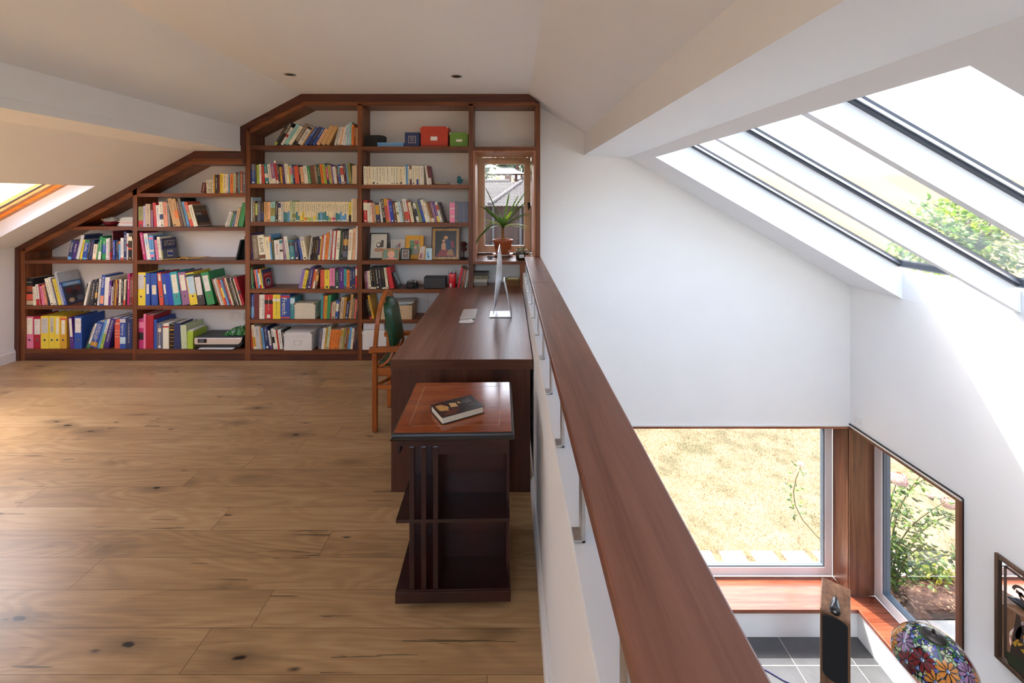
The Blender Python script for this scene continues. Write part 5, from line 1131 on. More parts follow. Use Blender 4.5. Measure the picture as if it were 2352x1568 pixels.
# crumpled green bag on the printer
gx = XB(1170, DB + .15); gz = z + .127
r = thing('green_bag', 'crumpled glossy green plastic bag lying on top of the printer', 'bag', (gx, DB + .15, gz))
m = MB(); N = 18; xa, xb = XB(1040, DB + .08), fx(562.5) - .012; rb = random.Random(9); hgt = {}
for j in range(N + 1):
    for i in range(N + 1):
        u, v = i / N, j / N; e_ = min(u, 1 - u, v, 1 - v); hgt[i, j] = .004 + (.02 + .085 * u * (.5 + .5 * v)) * min(1, e_ * 4.5) * (.8 + .4 * rb.random()) * min(1, (1 - u) * 5 + .15)
vs = [(xa + (xb - xa) * i / N + .1 * (hgt[i, j] - .02) * 0, DB + .05 + .16 * j / N + .012 * math.sin(i * 1.3), gz + hgt[i, j]) for j in range(N + 1) for i in range(N + 1)]
n_ = N + 1; vs += [(p[0], p[1], gz) for p in vs]; o_ = n_ * n_
fs = [(j * n_ + i, j * n_ + i + 1, (j + 1) * n_ + i + 1, (j + 1) * n_ + i) for j in range(N) for i in range(N)]
fs += [tuple(q + o_ for q in f[::-1]) for f in fs]
for i in range(N): fs += [(i, o_ + i, o_ + i + 1, i + 1), (N * n_ + i + 1, o_ + N * n_ + i + 1, o_ + N * n_ + i, N * n_ + i), (i * n_, (i + 1) * n_, o_ + (i + 1) * n_, o_ + i * n_), ((i + 1) * n_ + N, i * n_ + N, o_ + i * n_ + N, o_ + (i + 1) * n_ + N)]
m.add(vs, fs); m.build('film', col('glossy_green_film', '2c6a34', .15, coat=.6, var=.35, scale=22), r)
# third bay: cream and white boxes
D = DB + .015; XC = lambda cx: ZP('ZC2', cx, 0, D)[0]; HC = lambda p: p / 4.752 / 1000 * D
CREAM = plain('cream_card', (.72, .66, .50), .6, var=.03); WCARD = plain('white_card', (.78, .77, .73), .6, var=.03)
r = lidbox('storage_box', 'small cream storage box with tan corners right of the large dictionaries', XC(603), XC(828), D - .004, D + .13, ZS('C', 1), HC(172), CREAM, HC(36), corner=plain('tan_corner', '8a6440', .5), group='lidded storage boxes')
m = MB()
for sx in (-1, 1):
    for zz in (.035, .065, .10): m.ball((sx * .098, -.0668, zz), (.003, .002, .003), 8, 6)
m.build('rivets', STEEL, r, local=True)
lidbox('storage_box', 'white storage box with metal label holder, bottom shelf of the third bay', XC(504), XC(806), DB - .02, DB + .23, ZS('C', 0), HC(196), WCARD, HC(38), corner=plain('bronze_corner', '8c7c64', .4), holder=(-HC(42), HC(34), HC(58), HC(106)), group='lidded storage boxes')
# fourth bay, lowest two shelves
D = DB + .01; XE = lambda cx, DD=D: ZP('ZE', cx, 0, DD)[0]; HE = lambda p, DD=D: p / 4.751 / 1000 * DD
z = ZS('D', 0)
lidbox('storage_box', 'white storage box with a smaller pale box on it behind the armchair', XE(62), XE(322), D - .012, D + .2, z, HE(212), WCARD, HE(36), corner=plain('bronze_corner', '8c7c64', .4), holder=(HE(-6), HE(40), HE(80), HE(126)), group='lidded storage boxes')
m = MB(); r = thing('plastic_box', 'pale translucent plastic box stacked on the white storage box behind the armchair', 'box', (XE(190), D + .08, z + HE(213)))
zz = z + HE(213.5); m.box(XE(66), XE(300), D, D + .17, zz, zz + HE(85)); m.build('body', plain('milky_plastic', (.62, .64, .66), .3, var=.05), r, bevel=.006); m = MB(); m.box(XE(62), XE(304), D - .003, D + .173, zz + HE(85), zz + HE(97)); m.build('lid', plain('milky_plastic', (.62, .64, .66), .3, var=.05), r, bevel=.004)
z = ZS('D', 1); x0, x1 = XE(234), XE(600)
BAM = plain('pale_bamboo', (.66, .50, .30), .55, var=.12, scale=40)
r = thing('bamboo_basket', 'pale bamboo basket full of papers on the shelf behind the armchair', 'basket', ((x0 + x1) / 2, D + .1, z))
hh_ = HE(150); m = MB(); y0, y1 = D - .004, D + .215
m.box(x0 + .004, x1 - .004, y0 + .004, y1 - .004, 0 + z, z + .006)
nsl = 13
for k in range(nsl):
    a, b = x0 + (x1 - x0) * k / nsl, x0 + (x1 - x0) * (k + 1) / nsl - .0015; m.box(a, b, y0, y0 + .005, z, z + hh_); m.box(a, b, y1 - .005, y1, z, z + hh_)
for k in range(8):
    a, b = y0 + .005 + (y1 - y0 - .01) * k / 8, y0 + .005 + (y1 - y0 - .01) * (k + 1) / 8 - .0015; m.box(x0, x0 + .005, a, b, z, z + hh_); m.box(x1 - .005, x1, a, b, z, z + hh_)
m.build('slatted_sides', BAM, r)
m = MB(); m.box(x0 - .004, x1 + .004, y0 - .004, y0, z + hh_ - .022, z + hh_ + .003); m.box(x0 - .004, x1 + .004, y1, y1 + .004, z + hh_ - .022, z + hh_ + .003); m.box(x1, x1 + .004, y0, y1, z + hh_ - .022, z + hh_ + .003); m.box(x0 - .004, x0, y0, y1, z + hh_ - .022, z + hh_ + .003); m.build('rim', BAM, r)
zz = z + hh_ + .004
for k, (c_, a, b, an) in enumerate((('pale_blue', .02, .30, 3), ('white', .03, .33, 5), ('sky_blue', .08, .30, -3), ('white', .05, .34, 7), ('white', .06, .35, 4), ('mustard', .06, .22, -6), ('pale_grey', .12, .35, 9))):
    o = MB().box(-(b - a) / 2, (b - a) / 2, -.10, .10, 0, .0035).build('document', bm(c_)); o.location = (x0 + (a + b) / 2, D + .11, zz); o.rotation_euler = (0, 0, R(an))
    tag(o, f"{c_.replace('_', ' ')} sheaf of paper lying on the bamboo basket, {ord_(k + 1)} from the bottom", 'papers', 'papers on the bamboo basket'); zz += .0042
# fourth bay, desk-height shelf: reader, camera, black speaker, pen tin
z = ZS('D', 2)
r = thing('e_reader', 'dark slate reader with a grey screen leaning against the red hardback', 'e-reader', (XE(446), YF + .02, z), rot=(0, R(-24), 0))
m = MB(); m.box(0, .010, 0, .125, .0, .176); m.build('case', BLACK, r, bevel=.003, local=True)
m = MB(); m.box(.010, .0106, .014, .111, .036, .164); m.build('screen', plain('eink_grey', '8f9698', .35), r, local=True)
cx = XE(588); r = thing('camera', 'black and silver compact camera with lens and strap lying on the shelf', 'camera', (cx, D + .06, z), R(-20)); kw = dict(local=True)
CAMB = plain('black_leatherette', (.018, .018, .02), .55)
m = MB(); m.box(-.058, .058, -.017, .017, .001, .058); m.build('body', CAMB, r, bevel=.005, **kw)
m = MB(); m.box(-.057, .057, -.016, .016, .0585, .068); m.prism([(-.020, .068), (.018, .068), (.012, .080), (-.014, .080)], -.014, .014); m.build('top_plate', plain('grey_metal', '6c6e72', .3, .7), r, bevel=.003, **kw)
m = MB(); m.M = Matrix.Translation((.008, -.017, .032)) @ Matrix.Rotation(R(90), 4, 'X'); m.lathe([(.027, 0), (.027, .012), (.024, .014), (.024, .028), (.020, .030), (.001, .024)], n=28); m.build('lens', BLACK, r, smooth=True, **kw)
for xx in (-.042, .040): m = MB(); m.lathe([(.009, .068), (.009, .075), (.001, .0755)], (xx, 0, 0), 16); m.build('dial', STEEL, r, smooth=True, **kw)
m = MB(); m.tube([(.058, 0, .055), (.085, -.01, .045), (.092, -.03, .012), (.06, -.055, .004), (.0, -.06, .004), (-.055, -.05, .004), (-.085, -.02, .004), (-.075, .0, .03), (-.058, 0, .055)], .0035, 6, flat=(1.4, .5)); m.build('strap', BLACK, r, smooth=True, **kw)
x0, x1 = XE(727), XE(967)
r = thing('wireless_speaker', 'plain dark grey box speaker standing on the shelf left of the red pen tin', 'speaker', ((x0 + x1) / 2, D + .06, z))
m = MB(); m.box(x0, x1, D + .012, D + .12, z, z + HE(128)); m.build('shell', BLACK, r, bevel=.006)
m = MB(); m.box(x0 + .006, x1 - .006, D + .009, D + .0125, z + .006, z + HE(122)); m.build('grille', plain('dark_grey_mesh', (.045, .046, .048), .8, var=.3, scale=900), r, bevel=.002)
cx = XE(1034); rr = HE(41)
r = thing('pen_tin', 'red drinks tin holding pens on the shelf beside the slanting red books', 'pen pot', (cx, D + .05, z))
CANR = col('red_tin', 'b41c24', .3, coat=.3)
m = MB(); m.lathe([(rr * .8, 0), (rr, .006), (rr, HE(160)), (rr * .95, HE(164)), (rr * .93, HE(160)), (rr * .9, .02), (.001, .012)], (cx, D + .05, z), 28); m.build('tin', CANR, r, smooth=True)
m = MB(); m.box(cx - .020, cx - .004, D + .05 - rr - .0006, D + .05 - rr + .006, z + .018, z + .052); m.build('label', WPAPER, r)
m = MB()
for k in range(5): m.box(cx - .018 + k * .0026, cx - .0168 + k * .0026, D + .05 - rr - .001, D + .05 - rr - .0006, z + .022, z + .036)
m.build('barcode', BLACK, r)
for k, (c_, a, t_) in enumerate((('white', -.14, .045), ('pale_blue', .05, .035), ('teal', .18, .028), ('slate', -.02, .020), ('pale_grey', .1, .05), ('sky_blue', -.2, .022))):
    bx_, by_ = cx + a * .07, D + .045 + .01 * ((k * 7) % 3 - 1)
    m = MB(); m.tube([(bx_, by_, z + .016), (bx_ + a * .12, by_ + .004, z + HE(160) + t_)], .0032, 8); o = m.build('pen', bm(c_), smooth=True)
    tag(o, f"{c_.replace('_', ' ')} pen standing in the red pen tin", 'pen', 'pens in the red tin')
    m = MB(); m.tube([(bx_ + a * .122, by_ + .004, z + HE(160) + t_ + .0005), (bx_ + a * .13, by_ + .0043, z + HE(160) + t_ + .006)], [.0028, .001], 8); m.build('tip', BLACK, o)
# fourth bay, picture shelf
z = ZS('D', 3)
def frame(label, cx0, cx1, top, D, matf, fw, art, lean=8, yaw=0, bottom=None, mount=None, name='picture_frame', cat='picture frame', group='framed pictures on the shelf', th=.014):
    x0, x1 = XE(cx0, D), XE(cx1, D); w_ = x1 - x0; h_ = HE((bottom or 455) - top, D) / math.cos(R(lean))
    r = thing(name, label, cat, ((x0 + x1) / 2, D, z + .0005), group=group, rot=(R(-lean), 0, R(yaw))); kw = dict(local=True)
    m = MB(); ring(m, -w_ / 2, w_ / 2, 0, h_, fw, 0, th); m.build('frame', matf, r, bevel=.002, **kw)
    m = MB(); m.box(-w_ / 2 + fw, w_ / 2 - fw, .006, .009, fw, h_ - fw); b = m.build('mount', mount or WPAPER, r, **kw)
    mats = [a_[0] for a_ in art]; m = MB()
    for k, (_, pts) in enumerate(art): m.k = k; m.add([(-w_ / 2 + w_ * u, .0058 - .0003 * k, h_ * v) for u, v in pts], [tuple(range(len(pts)))])
    m.build('picture', mats, parent=b, local=True)
    m = MB(); m.prism([(th + .0005, h_ * .6), (th + .003, h_ * .6), (th + .022 + h_ * .12, .012), (th + .018 + h_ * .12, .012)], -.012, .012, 'x'); m.build('easel_leg', BLACK, r, **kw)
    return r, w_, h_
i_ = ink
pl = lambda n, c, **k: plain('picture_' + n, mul(lin(c), 1.2), .35, **k)
arch = lambda u, v, w_, h_: [(u - w_, v)] + [(u + w_ * math.cos(a_ * .3142), v + h_ * math.sin(a_ * .3142)) for a_ in range(10, -1, -1)] + [(u + w_, v)][:0]
frame('tall black picture frame with wide cream mount, leftmost on the picture shelf', 128, 330, 170, DB + .085, BLACK, .013, [(pl('cream', 'c9c6b8'), sq(.28, .76, .28, .72)), (pl('peachy', 'c89878'), sq(.28, .76, .28, .42)), (pl('inky', '282828'), disc(.5, .54, .15)), (pl('cream', 'c9c6b8'), disc(.48, .55, .1)), (pl('inkspots', '484440', var=.9, scale=160), sq(.62, .76, .45, .72)), (pl('inky', '282828'), disc(.42, .35, .08)), (pl('peachy', 'c89878'), disc(.42, .35, .06)), (pl('inky', '282828'), disc(.62, .36, .08)), (pl('peachy', 'c89878'), disc(.62, .36, .06))], lean=9, mount=plain('cream_mount', (.66, .64, .56), .7))
SKIN = pl('skin', 'd8a890'); HAIRB = pl('hair', 'a88458')
frame('thin silver frame with a toddler in a hat, behind the small wood frame', 362, 515, 230, DB + .13, ALU, .006, [(pl('pale', 'b8b4ac'), sq(.04, .96, .03, .97)), (pl('greyhat', '8c8c8c'), arch(.5, 0, .36, .36)), (SKIN, disc(.5, .48, .15)), (pl('greyhat', '8c8c8c'), arch(.5, .54, .17, .2)), (pl('redbit', 'a04030'), sq(.58, .68, .6, .78))], lean=8, bottom=440)
frame('mustard yellow frame with a child in a coat, centre of the picture shelf', 522, 722, 186, DB + .10, col('mustard_frame', 'c08a1c', .5), .045, [(pl('foliage', '5c7c50', var=.4, scale=60), sq(.24, .74, .13, .80)), (pl('redpatch', 'b83a38'), sq(.5, .7, .66, .78)), (pl('coat', '8c8880'), arch(.55, .13, .17, .42)), (SKIN, disc(.56, .5, .08)), (HAIRB, arch(.56, .52, .09, .09))], lean=7, bottom=440)
frame('small light wood frame with a smiling fair-haired child, before the black frame', 270, 455, 334, DB + .03, wood('oak_frame_x', ['a8743c', 'bc8a50', 'c89a62'], 'x', .4), .010, [(pl('greenish', '6c8878'), sq(.05, .95, .07, .93)), (HAIRB, disc(.52, .56, .26, .7)), (SKIN, disc(.54, .48, .19, .65)), (pl('pinkish', 'd88898'), arch(.55, .07, .3, .16)), (pl('lips', 'b86060'), sq(.48, .6, .36, .4)), (pl('eyes', '483830'), sq(.45, .49, .53, .57)), (pl('eyes', '483830'), sq(.59, .63, .53, .57))], lean=10, bottom=457)
frame('small black frame with coloured dots, in front of the mustard frame', 474, 577, 316, DB + .04, plain('black_dotted_frame', (.016, .016, .02), .4), .013, [(pl('dim', '6c5c54'), sq(.2, .8, .15, .85)), (pl('dimface', 'a88878'), disc(.5, .55, .15)), (pl('dots', 'b8a040'), disc(.1, .9, .03)), (pl('dots', 'b8a040'), disc(.12, .5, .03)), (pl('dotsb', '4060a0'), disc(.9, .7, .03)), (pl('dots', 'b8a040'), disc(.88, .25, .03))], lean=8, bottom=440)
frame('small light wood frame standing askew with two people, beside the pale blue card', 650, 742, 312, DB + .03, wood('oak_frame_x', ['a8743c', 'bc8a50', 'c89a62'], 'x', .4), .010, [(pl('pale', 'b8b4ac'), sq(.14, .86, .1, .9)), (pl('reddress', '8c3434'), arch(.36, .1, .14, .42)), (pl('dress2', 'b09090'), arch(.62, .1, .14, .44)), (SKIN, disc(.36, .6, .08)), (SKIN, disc(.62, .63, .08))], lean=12, yaw=-28, bottom=464)
r = thing('greeting_card', 'small pale blue card box standing between the askew wood frame and the gilt painting', 'card', (XE(778, DB + .035), DB + .035, z + .0004)); w_ = HE(37, DB + .035); h_ = HE(128)
m = MB(); m.box(-w_, w_, 0, .03, 0, h_); m.build('card', bm('pale_blue'), r, bevel=.001, local=True); m = MB(); m.box(-w_ * .35, w_ * .1, -.0006, 0, h_ * .3, h_ * .7); m.box(-w_ * .6, w_ * .6, -.0006, 0, h_ * .8, h_ * .83); m.build('motif', bm('sky_blue'), r, local=True); m = MB(); m.box(-w_ * .15, w_ * .2, -.0006, 0, h_ * .2, h_ * .34); m.build('dark_motif', bm('navy'), r, local=True)
GILT = wood('gilt_frame', ['6e4a1c', 'a8782c', 'cfa050'], 'z', .3, gn=40)
D = DB + .075
r, w_, h_ = frame('large gilt-framed dark painting of a seated figure in red and blue on the picture shelf', 820, 1108, 106, D, GILT, .026, [(pl('umber', '1c1412'), sq(.08, .92, .08, .92)), (pl('redrobe', '7c1c18'), [(.14, .1), (.86, .1), (.78, .3), (.55, .36), (.3, .3)]), (pl('bluerobe', '1c2c48'), [(.42, .32), (.74, .3), (.76, .5), (.66, .64), (.5, .62), (.4, .48)]), (pl('redrobe', '7c1c18'), [(.7, .4), (.82, .36), (.8, .56), (.7, .62)]), (pl('ochrerobe', '8c6430'), [(.52, .14), (.8, .12), (.74, .34), (.6, .3)]), (pl('oldskin', 'b08058'), disc(.5, .7, .085)), (pl('oldskin', 'b08058'), [(.34, .32), (.5, .3), (.5, .5), (.42, .56), (.34, .5)]), (pl('oldskin', 'b08058'), disc(.42, .6, .06))], lean=9, bottom=440, name='framed_painting', cat='painting', group=None, th=.02)
m = MB(); ring(m, -w_ / 2 - .014, w_ / 2 + .014, -.0, h_ + .014, .0139, .006, .024); m.build('outer_frame', wood('dark_walnut_z', ['2a1810', '442818', '5a3822'], 'z', .4), r, local=True)
cx = XE(1165, DB + .11); r = thing('wooden_ornament', 'dark red wooden tree ornament on a stem at the right end of the picture shelf', 'ornament', (cx, DB + .11, z))
m = MB(); m.lathe([(.034, 0), (.030, .006), (.008, .012), (.006, .05), (.009, .085)], (cx, DB + .11, z), 16); m.build('stem', plain('dark_carved_wood', '2a1812', .4), r, smooth=True)
m = MB(); m.ball((cx, DB + .11, z + .155), (.034, .03, .026), 18, 12); m.ball((cx + .004, DB + .11, z + .105), (.030, .026, .022), 18, 12); m.build('crown', plain('dark_red_wood', '3c0c10', .35), r, smooth=True)

# ================================================================ window sill: plant, pebble, jar
z = EZ0 + .0006; px_, py_ = -.073, 4.85
r = thing('potted_plant', 'spiky long-leaved dracaena in a terracotta pot on a white saucer in the window', 'plant', (px_, py_, z + .0008))
z += .0018
m = MB(); m.lathe([(.075, 0), (.108, .018), (.117, .030), (.113, .030), (.100, .014), (.003, .006)], (px_, py_, z), 40); m.build('saucer', plain('white_glaze', 'dedcd6', .2), r, smooth=True)
TERR = col('terracotta_plastic', '94502f', .45)
m = MB(); m.lathe([(.070, .008), (.078, .012), (.100, .150), (.102, .152), (.112, .156), (.114, .186), (.108, .186), (.100, .160), (.098, .150)], (px_, py_, z), 40, cap=False); m.build('pot', TERR, r, smooth=True)
m = MB(); m.lathe([(.001, .168), (.099, .164)], (px_, py_, z), 30); m.build('compost', plain('dark_compost', '2a1d16', .95, var=.4, scale=90), r)
TRK = plain('ringed_tan_trunk', '8f6c40', .7, var=.5, scale=55)
m = MB(); m.tube([(px_, py_, z + .150), (px_ + .003, py_, z + .21), (px_ - .002, py_, z + .27), (px_ + .002, py_, z + .315)], [.019, .0175, .017, .021], 12); m.build('trunk', TRK, r, smooth=True)
def dr_leaf(m, a, el, L, W, droop, base):
    d = Vector((math.cos(a) * math.cos(el), math.sin(a) * math.cos(el), math.sin(el))); side = Vector((-math.sin(a), math.cos(a), 0)); vs = []; n_ = 12
    for k in range(n_ + 1):
        t = k / n_; p = base + d * L * t + Vector((0, 0, -droop * L * t * t)); wv = W * (.35 + 2.6 * t * (1 - t) ** .8 if t < 1 else 0) * .62
        if k == n_: wv = .0004
        up = Vector((0, 0, 1)) * wv * .35
        if p.y > 4.43:                                    # the niche sides hold the blades in
            lo, hi = -.315, .215; p.x = lo + .03 * math.tanh((p.x - lo) / .03) if p.x < lo else hi + .03 * math.tanh((p.x - hi) / .03) if p.x > hi else p.x
        vs += [tuple(p - side * wv + up), tuple(p), tuple(p + side * wv + up)]
    m.add(vs, [(3 * k + i, 3 * k + i + 1, 3 * k + i + 4, 3 * k + i + 3) for k in range(n_) for i in (0, 1)])
DLF = [leaf_mat('dracaena_leaf', '4c6a34'), leaf_mat('dracaena_young_leaf', 'a4c040'), leaf_mat('dracaena_dark_leaf', '38502c')]
spec = [  # azimuth, elevation, length, width, droop
    (200, 66, .47, .020, .06), (150, 74, .40, .018, .02), (330, 78, .36, .018, .02), (60, 72, .38, .018, .05), (335, 56, .47, .019, .05), (318, 42, .50, .018, .05), (225, 40, .48, .018, .10), (236, 42, .62, .021, .26), (215, 30, .40, .018, .28),
    (318, 32, .46, .018, .15), (312, 26, .52, .016, .12), (320, 20, .44, .016, .34), (305, 25, .44, .016, .30), (238, 22, .50, .018, .55), (228, 15, .50, .018, .62), (230, 30, .36, .02, .45), (280, 40, .32, .016, .3), (300, 50, .34, .016, .2), (255, 45, .30, .016, .3),
    (90, 60, .32, .016, .1), (120, 55, .34, .016, .1), (40, 50, .34, .016, .15), (75, 35, .28, .015, .3), (110, 30, .28, .015, .3), (185, 52, .38, .016, .1), (330, 62, .38, .016, .05), (313, 12, .42, .014, .25), (210, 50, .38, .017, .15)]
for k, (a, el, L, W, dp) in enumerate(spec):
    m = MB(); L *= .92
    if math.sin(R(a)) > .3: L *= .42
    elif el > 50: L *= 1.22
    W *= 1.55
    dr_leaf(m, R(a), R(el), L, W, dp, Vector((px_ + .002, py_, z + .325))); o = m.build('leaf', DLF[1] if k in (17, 15, 8, 11, 21, 26) else DLF[2] if k % 3 == 0 else DLF[0], r, smooth=True)
m = MB(); m.ball((px_ + .002, py_, z + .325), (.020, .020, .028), 12, 8); m.build('leaf_crown', DLF[2], r, smooth=True)
cx, _ = P(1126, 590, 4.66); o = MB().ball((cx, 4.66, EZ0 + .0168), (.036, .026, .0165), 22, 14).build('pebble', plain('grey_beach_stone', '66666a', .75, var=.15), smooth=True); tag(o, 'smooth oval grey pebble on the window sill left of the plant', 'stone')
cx, cy = P(1196, 585, 4.60)[0], 4.60; z = EZ0 + .0006
r = thing('spice_jar', 'clip-top glass jar with dark contents and a white label on the window sill', 'jar', (cx, cy, z))
JG = glass_mat('jar_glass', (.9, .94, .92), .9)
m = MB(); m.lathe([(.045, .001), (.052, .006), (.054, .03), (.054, .085), (.044, .098), (.043, .108), (.046, .110)], (cx, cy, z), 32, cap=False); m.build('glass', JG, r, smooth=True)
m = MB(); m.lathe([(.044, .0035), (.050, .008), (.0515, .075), (.03, .082), (.001, .080)], (cx, cy, z), 28); m.build('contents', plain('dark_olive_contents', '3c3018', .8, var=.5, scale=80), r, smooth=True)
m = MB()
for k in range(9):
    a = k * .7; leaf(m, (cx + .02 * math.cos(a), cy + .02 * math.sin(a), z + .083), (math.cos(a) * .5, math.sin(a) * .5, 1), (math.sin(a), 1, .2), .055, .016)
m.build('succulent', plain('grey_green_succulent', '7f8c62', .6), r)
m = MB(); m.M = Matrix.Translation((cx + .005, cy, z)) @ Matrix.Rotation(R(8), 4, 'Z'); m.box(-.030, .022, -.0565, -.0555, .024, .056); lb = m.build('label', WPAPER, r)
m = MB(); m.M = Matrix.Translation((cx + .005, cy, z)) @ Matrix.Rotation(R(8), 4, 'Z'); put_text(m, 'Spikes', (-.026, -.0572, .033), (1, 0, 0), (0, 0, 1), .044, .015); m.build('label_lettering', plain('ink_blue_black', '22305c', .5), lb)
m = MB(); m.tube([(cx + .047 * math.cos(k * .4), cy + .047 * math.sin(k * .4), z + .104) for k in range(16)], .0014, 6, closed=True); m.tube([(cx + .046, cy, z + .104), (cx + .066, cy - .006, z + .108), (cx + .072, cy - .01, z + .1)], .0013, 6); m.tube([(cx - .046, cy, z + .104), (cx - .064, cy - .012, z + .088)], .0013, 6); m.build('wire_clip', STEEL, r, smooth=True)
m = MB(); m.M = Matrix.Translation((cx + .086, cy + .004, z + .068)) @ Matrix.Rotation(R(58), 4, 'Y'); m.lathe([(.044, -.008), (.047, -.004), (.047, .003), (.044, .006), (.001, .008)], n=28); m.build('glass_lid', plain('pale_green_glass', 'b8c4ac', .1, coat=.5), r, smooth=True)
# gift boxes in the window bay, under the sill
z = .7506
def giftbox(label, c0, c1, t, b, D, m1, m2, lidf, dd=.11, grp=None):
    x0, x1 = XE(c0, D), XE(c1, D); h_ = HE(b - t, D); r = thing('gift_box', label, 'box', ((x0 + x1) / 2, D + dd / 2, z)); 
    MB().box(x0 + .002, x1 - .002, D + .002, D + dd - .002, zz0, zz0 + h_ * (1 - lidf)).build('body', m1, r, bevel=.002); MB().box(x0, x1, D, D + dd, zz0 + h_ * (1 - lidf), zz0 + h_).build('lid', m2, r, bevel=.002)
    return r, x0, x1, h_
def gingham(name, c1, c2, s):
    m, t, b = new_mat(name); tc = node(t, 'ShaderNodeTexCoord'); ck = node(t, 'ShaderNodeTexChecker', Scale=s); ck.inputs[1].default_value = (*lin(c1), 1); ck.inputs[2].default_value = (*lin(c2), 1)
    t.links.new(tc.outputs['Object'], ck.inputs[0]); t.links.new(ck.outputs[0], b.inputs['Base Color']); b.inputs['Roughness'].default_value = .7; return m
GB, GW = gingham('black_check', '1c1b1a', '6c675c', 90), gingham('white_check', 'b8b4a4', '4c4842', 70)
zz0 = z
r, xa, xb, h1 = giftbox('lower black and white checked gift box under the window sill', 1272, 1420, 690, 760, DB + .08, GW, plain('white_lace_lid', 'c4c0b4', .7, var=.3, scale=120), .45); zz0 = z + h1 + .0006
r, xa, xb, h2 = giftbox('upper black checked gift box stacked under the window sill', 1272, 1432, 612, 688, DB + .08, plain('beige_wrap', '8c8468', .7, var=.3, scale=60), GB, .5)
m = MB(); m.tube([(xb - .03, DB + .079, zz0 + .03), (xb + .004, DB + .082, zz0 + .018), (xb + .003, DB + .11, zz0 + .004)], .004, 6, flat=(1, .4)); m.build('ribbon', BLACK, r)
zz0 = z
r, xa, xb, h1 = giftbox('small brown speckled box at the right under the window sill', 1616, 1775, 700, 768, DB + .05, plain('speckled_brown', '7a5a34', .7, var=.7, scale=220), plain('speckled_brown', '7a5a34', .7, var=.7, scale=220), .1, .09)
for k, (a, b, c_) in enumerate(((1620, 1770, 'olive'), (1650, 1760, 'cream'))):
    o = MB().box(XE(a, DB + .055), XE(b, DB + .055), DB + .055, DB + .13, zz0 + h1 + .0006 + .0116 * k, zz0 + h1 + .0116 * (k + 1)).build('notepad', bm(c_)); tag(o, f'{c_} notepad lying on the small brown speckled box' + (' on top of the olive one' if k else ''), 'notepad')

# ================================================================ computer on the desk
r = thing('desktop_computer', 'slim silver all-in-one computer on an aluminium foot, seen edge-on on the desk', 'computer', (-.07, 3.40, .7506))
m = MB(); b0 = -.153
m.prism([(b0, .7507), (.016, .7507), (.019, .756), (.019, .765), (-.038, 1.03), (-.044, 1.03), (.010, .764), (.006, .7595), (b0, .7575)], 3.312, 3.488); m.build('stand', ALU, r, bevel=.002)
def tilt(zv): return -.118 + (zv - .82) * .075
m = MB(); n_ = 15; vs = []; fs = []
y0, y1, z0, z1 = 3.136, 3.664, .822, 1.272
for j in range(n_):
    for i in range(n_):
        u, v = i / (n_ - 1), j / (n_ - 1); zz = z0 + (z1 - z0) * v; bul = .036 * (max(0, 1 - (2 * u - 1) ** 2) ** .7) * (max(0, 1 - (2 * v - 1) ** 2) ** .7)
        vs.append((tilt(zz) + .005 + bul, y0 + (y1 - y0) * u, zz))
for j in range(n_ - 1):
    for i in range(n_ - 1): fs.append((j * n_ + i, j * n_ + i + 1, (j + 1) * n_ + i + 1, (j + 1) * n_ + i))
m.add(vs, fs); m.build('back_shell', ALU, r, smooth=True)
m = MB(); m.prism([(tilt(z0), z0), (tilt(z0) + .0055, z0), (tilt(z1) + .0055, z1), (tilt(z1), z1)], y0, y1); m.build('edge_band', ALU, r)
m = MB(); m.prism([(tilt(z0 + .09) - .0006, z0 + .09), (tilt(z0 + .09) - .0001, z0 + .09), (tilt(z1 - .003) - .0001, z1 - .003), (tilt(z1 - .003) - .0006, z1 - .003)], y0 + .003, y1 - .003); m.build('screen', plain('black_screen_glass', (.008, .008, .009), .08), r)
r = thing('keyboard', 'thin white and aluminium keyboard lying on the desk', 'keyboard', (-.318, 3.405, .7506))
m = MB(); m.prism([(-.375, .7507), (-.26, .7507), (-.26, .7625), (-.375, .756)], 3.265, 3.545); m.build('base', ALU, r, bevel=.002)
m = MB()
for i in range(6):
    for j in range(14):
        xx = -.370 + i * .0178; yy = 3.271 + j * .0193
        if i == 0 and 4 <= j <= 8:
            if j > 4: continue
            m.box(xx, xx + .0155, yy, yy + .0193 * 5 - .003, .757 + .00045 * i, .7585 + .0010 * i); continue
        zt = .7565 + (xx + .375) * .0565; m.box(xx, xx + .0155, yy, yy + .0165, zt, zt + .0016)
m.build('keys', plain('white_key', (.8, .8, .79), .4), r)
r = thing('mouse', 'flat white computer mouse on the desk in front of the keyboard', 'mouse', (-.315, 3.19, .7506))
m = MB(); vs = []; n_ = 20
for j in range(6):
    for k in range(n_):
        a = 2 * math.pi * k / n_; c_, s_ = math.cos(a), math.sin(a); f = (1, 1, .97, .85, .55, .0)[j]; zz = (0, .006, .011, .0155, .0195, .0208)[j]
        ex = lambda q: math.copysign(abs(q) ** .65, q); vs.append((-.315 + .0565 * ex(c_) * f, 3.19 + .029 * ex(s_) * f, .7508 + zz))
m.add(vs, [(j * n_ + k, j * n_ + (k + 1) % n_, (j + 1) * n_ + (k + 1) % n_, (j + 1) * n_ + k) for j in range(5) for k in range(n_)] + [tuple(range(n_ - 1, -1, -1))]); m.build('shell', plain('white_glossy_plastic', (.84, .84, .83), .15, coat=.5), r, smooth=True)

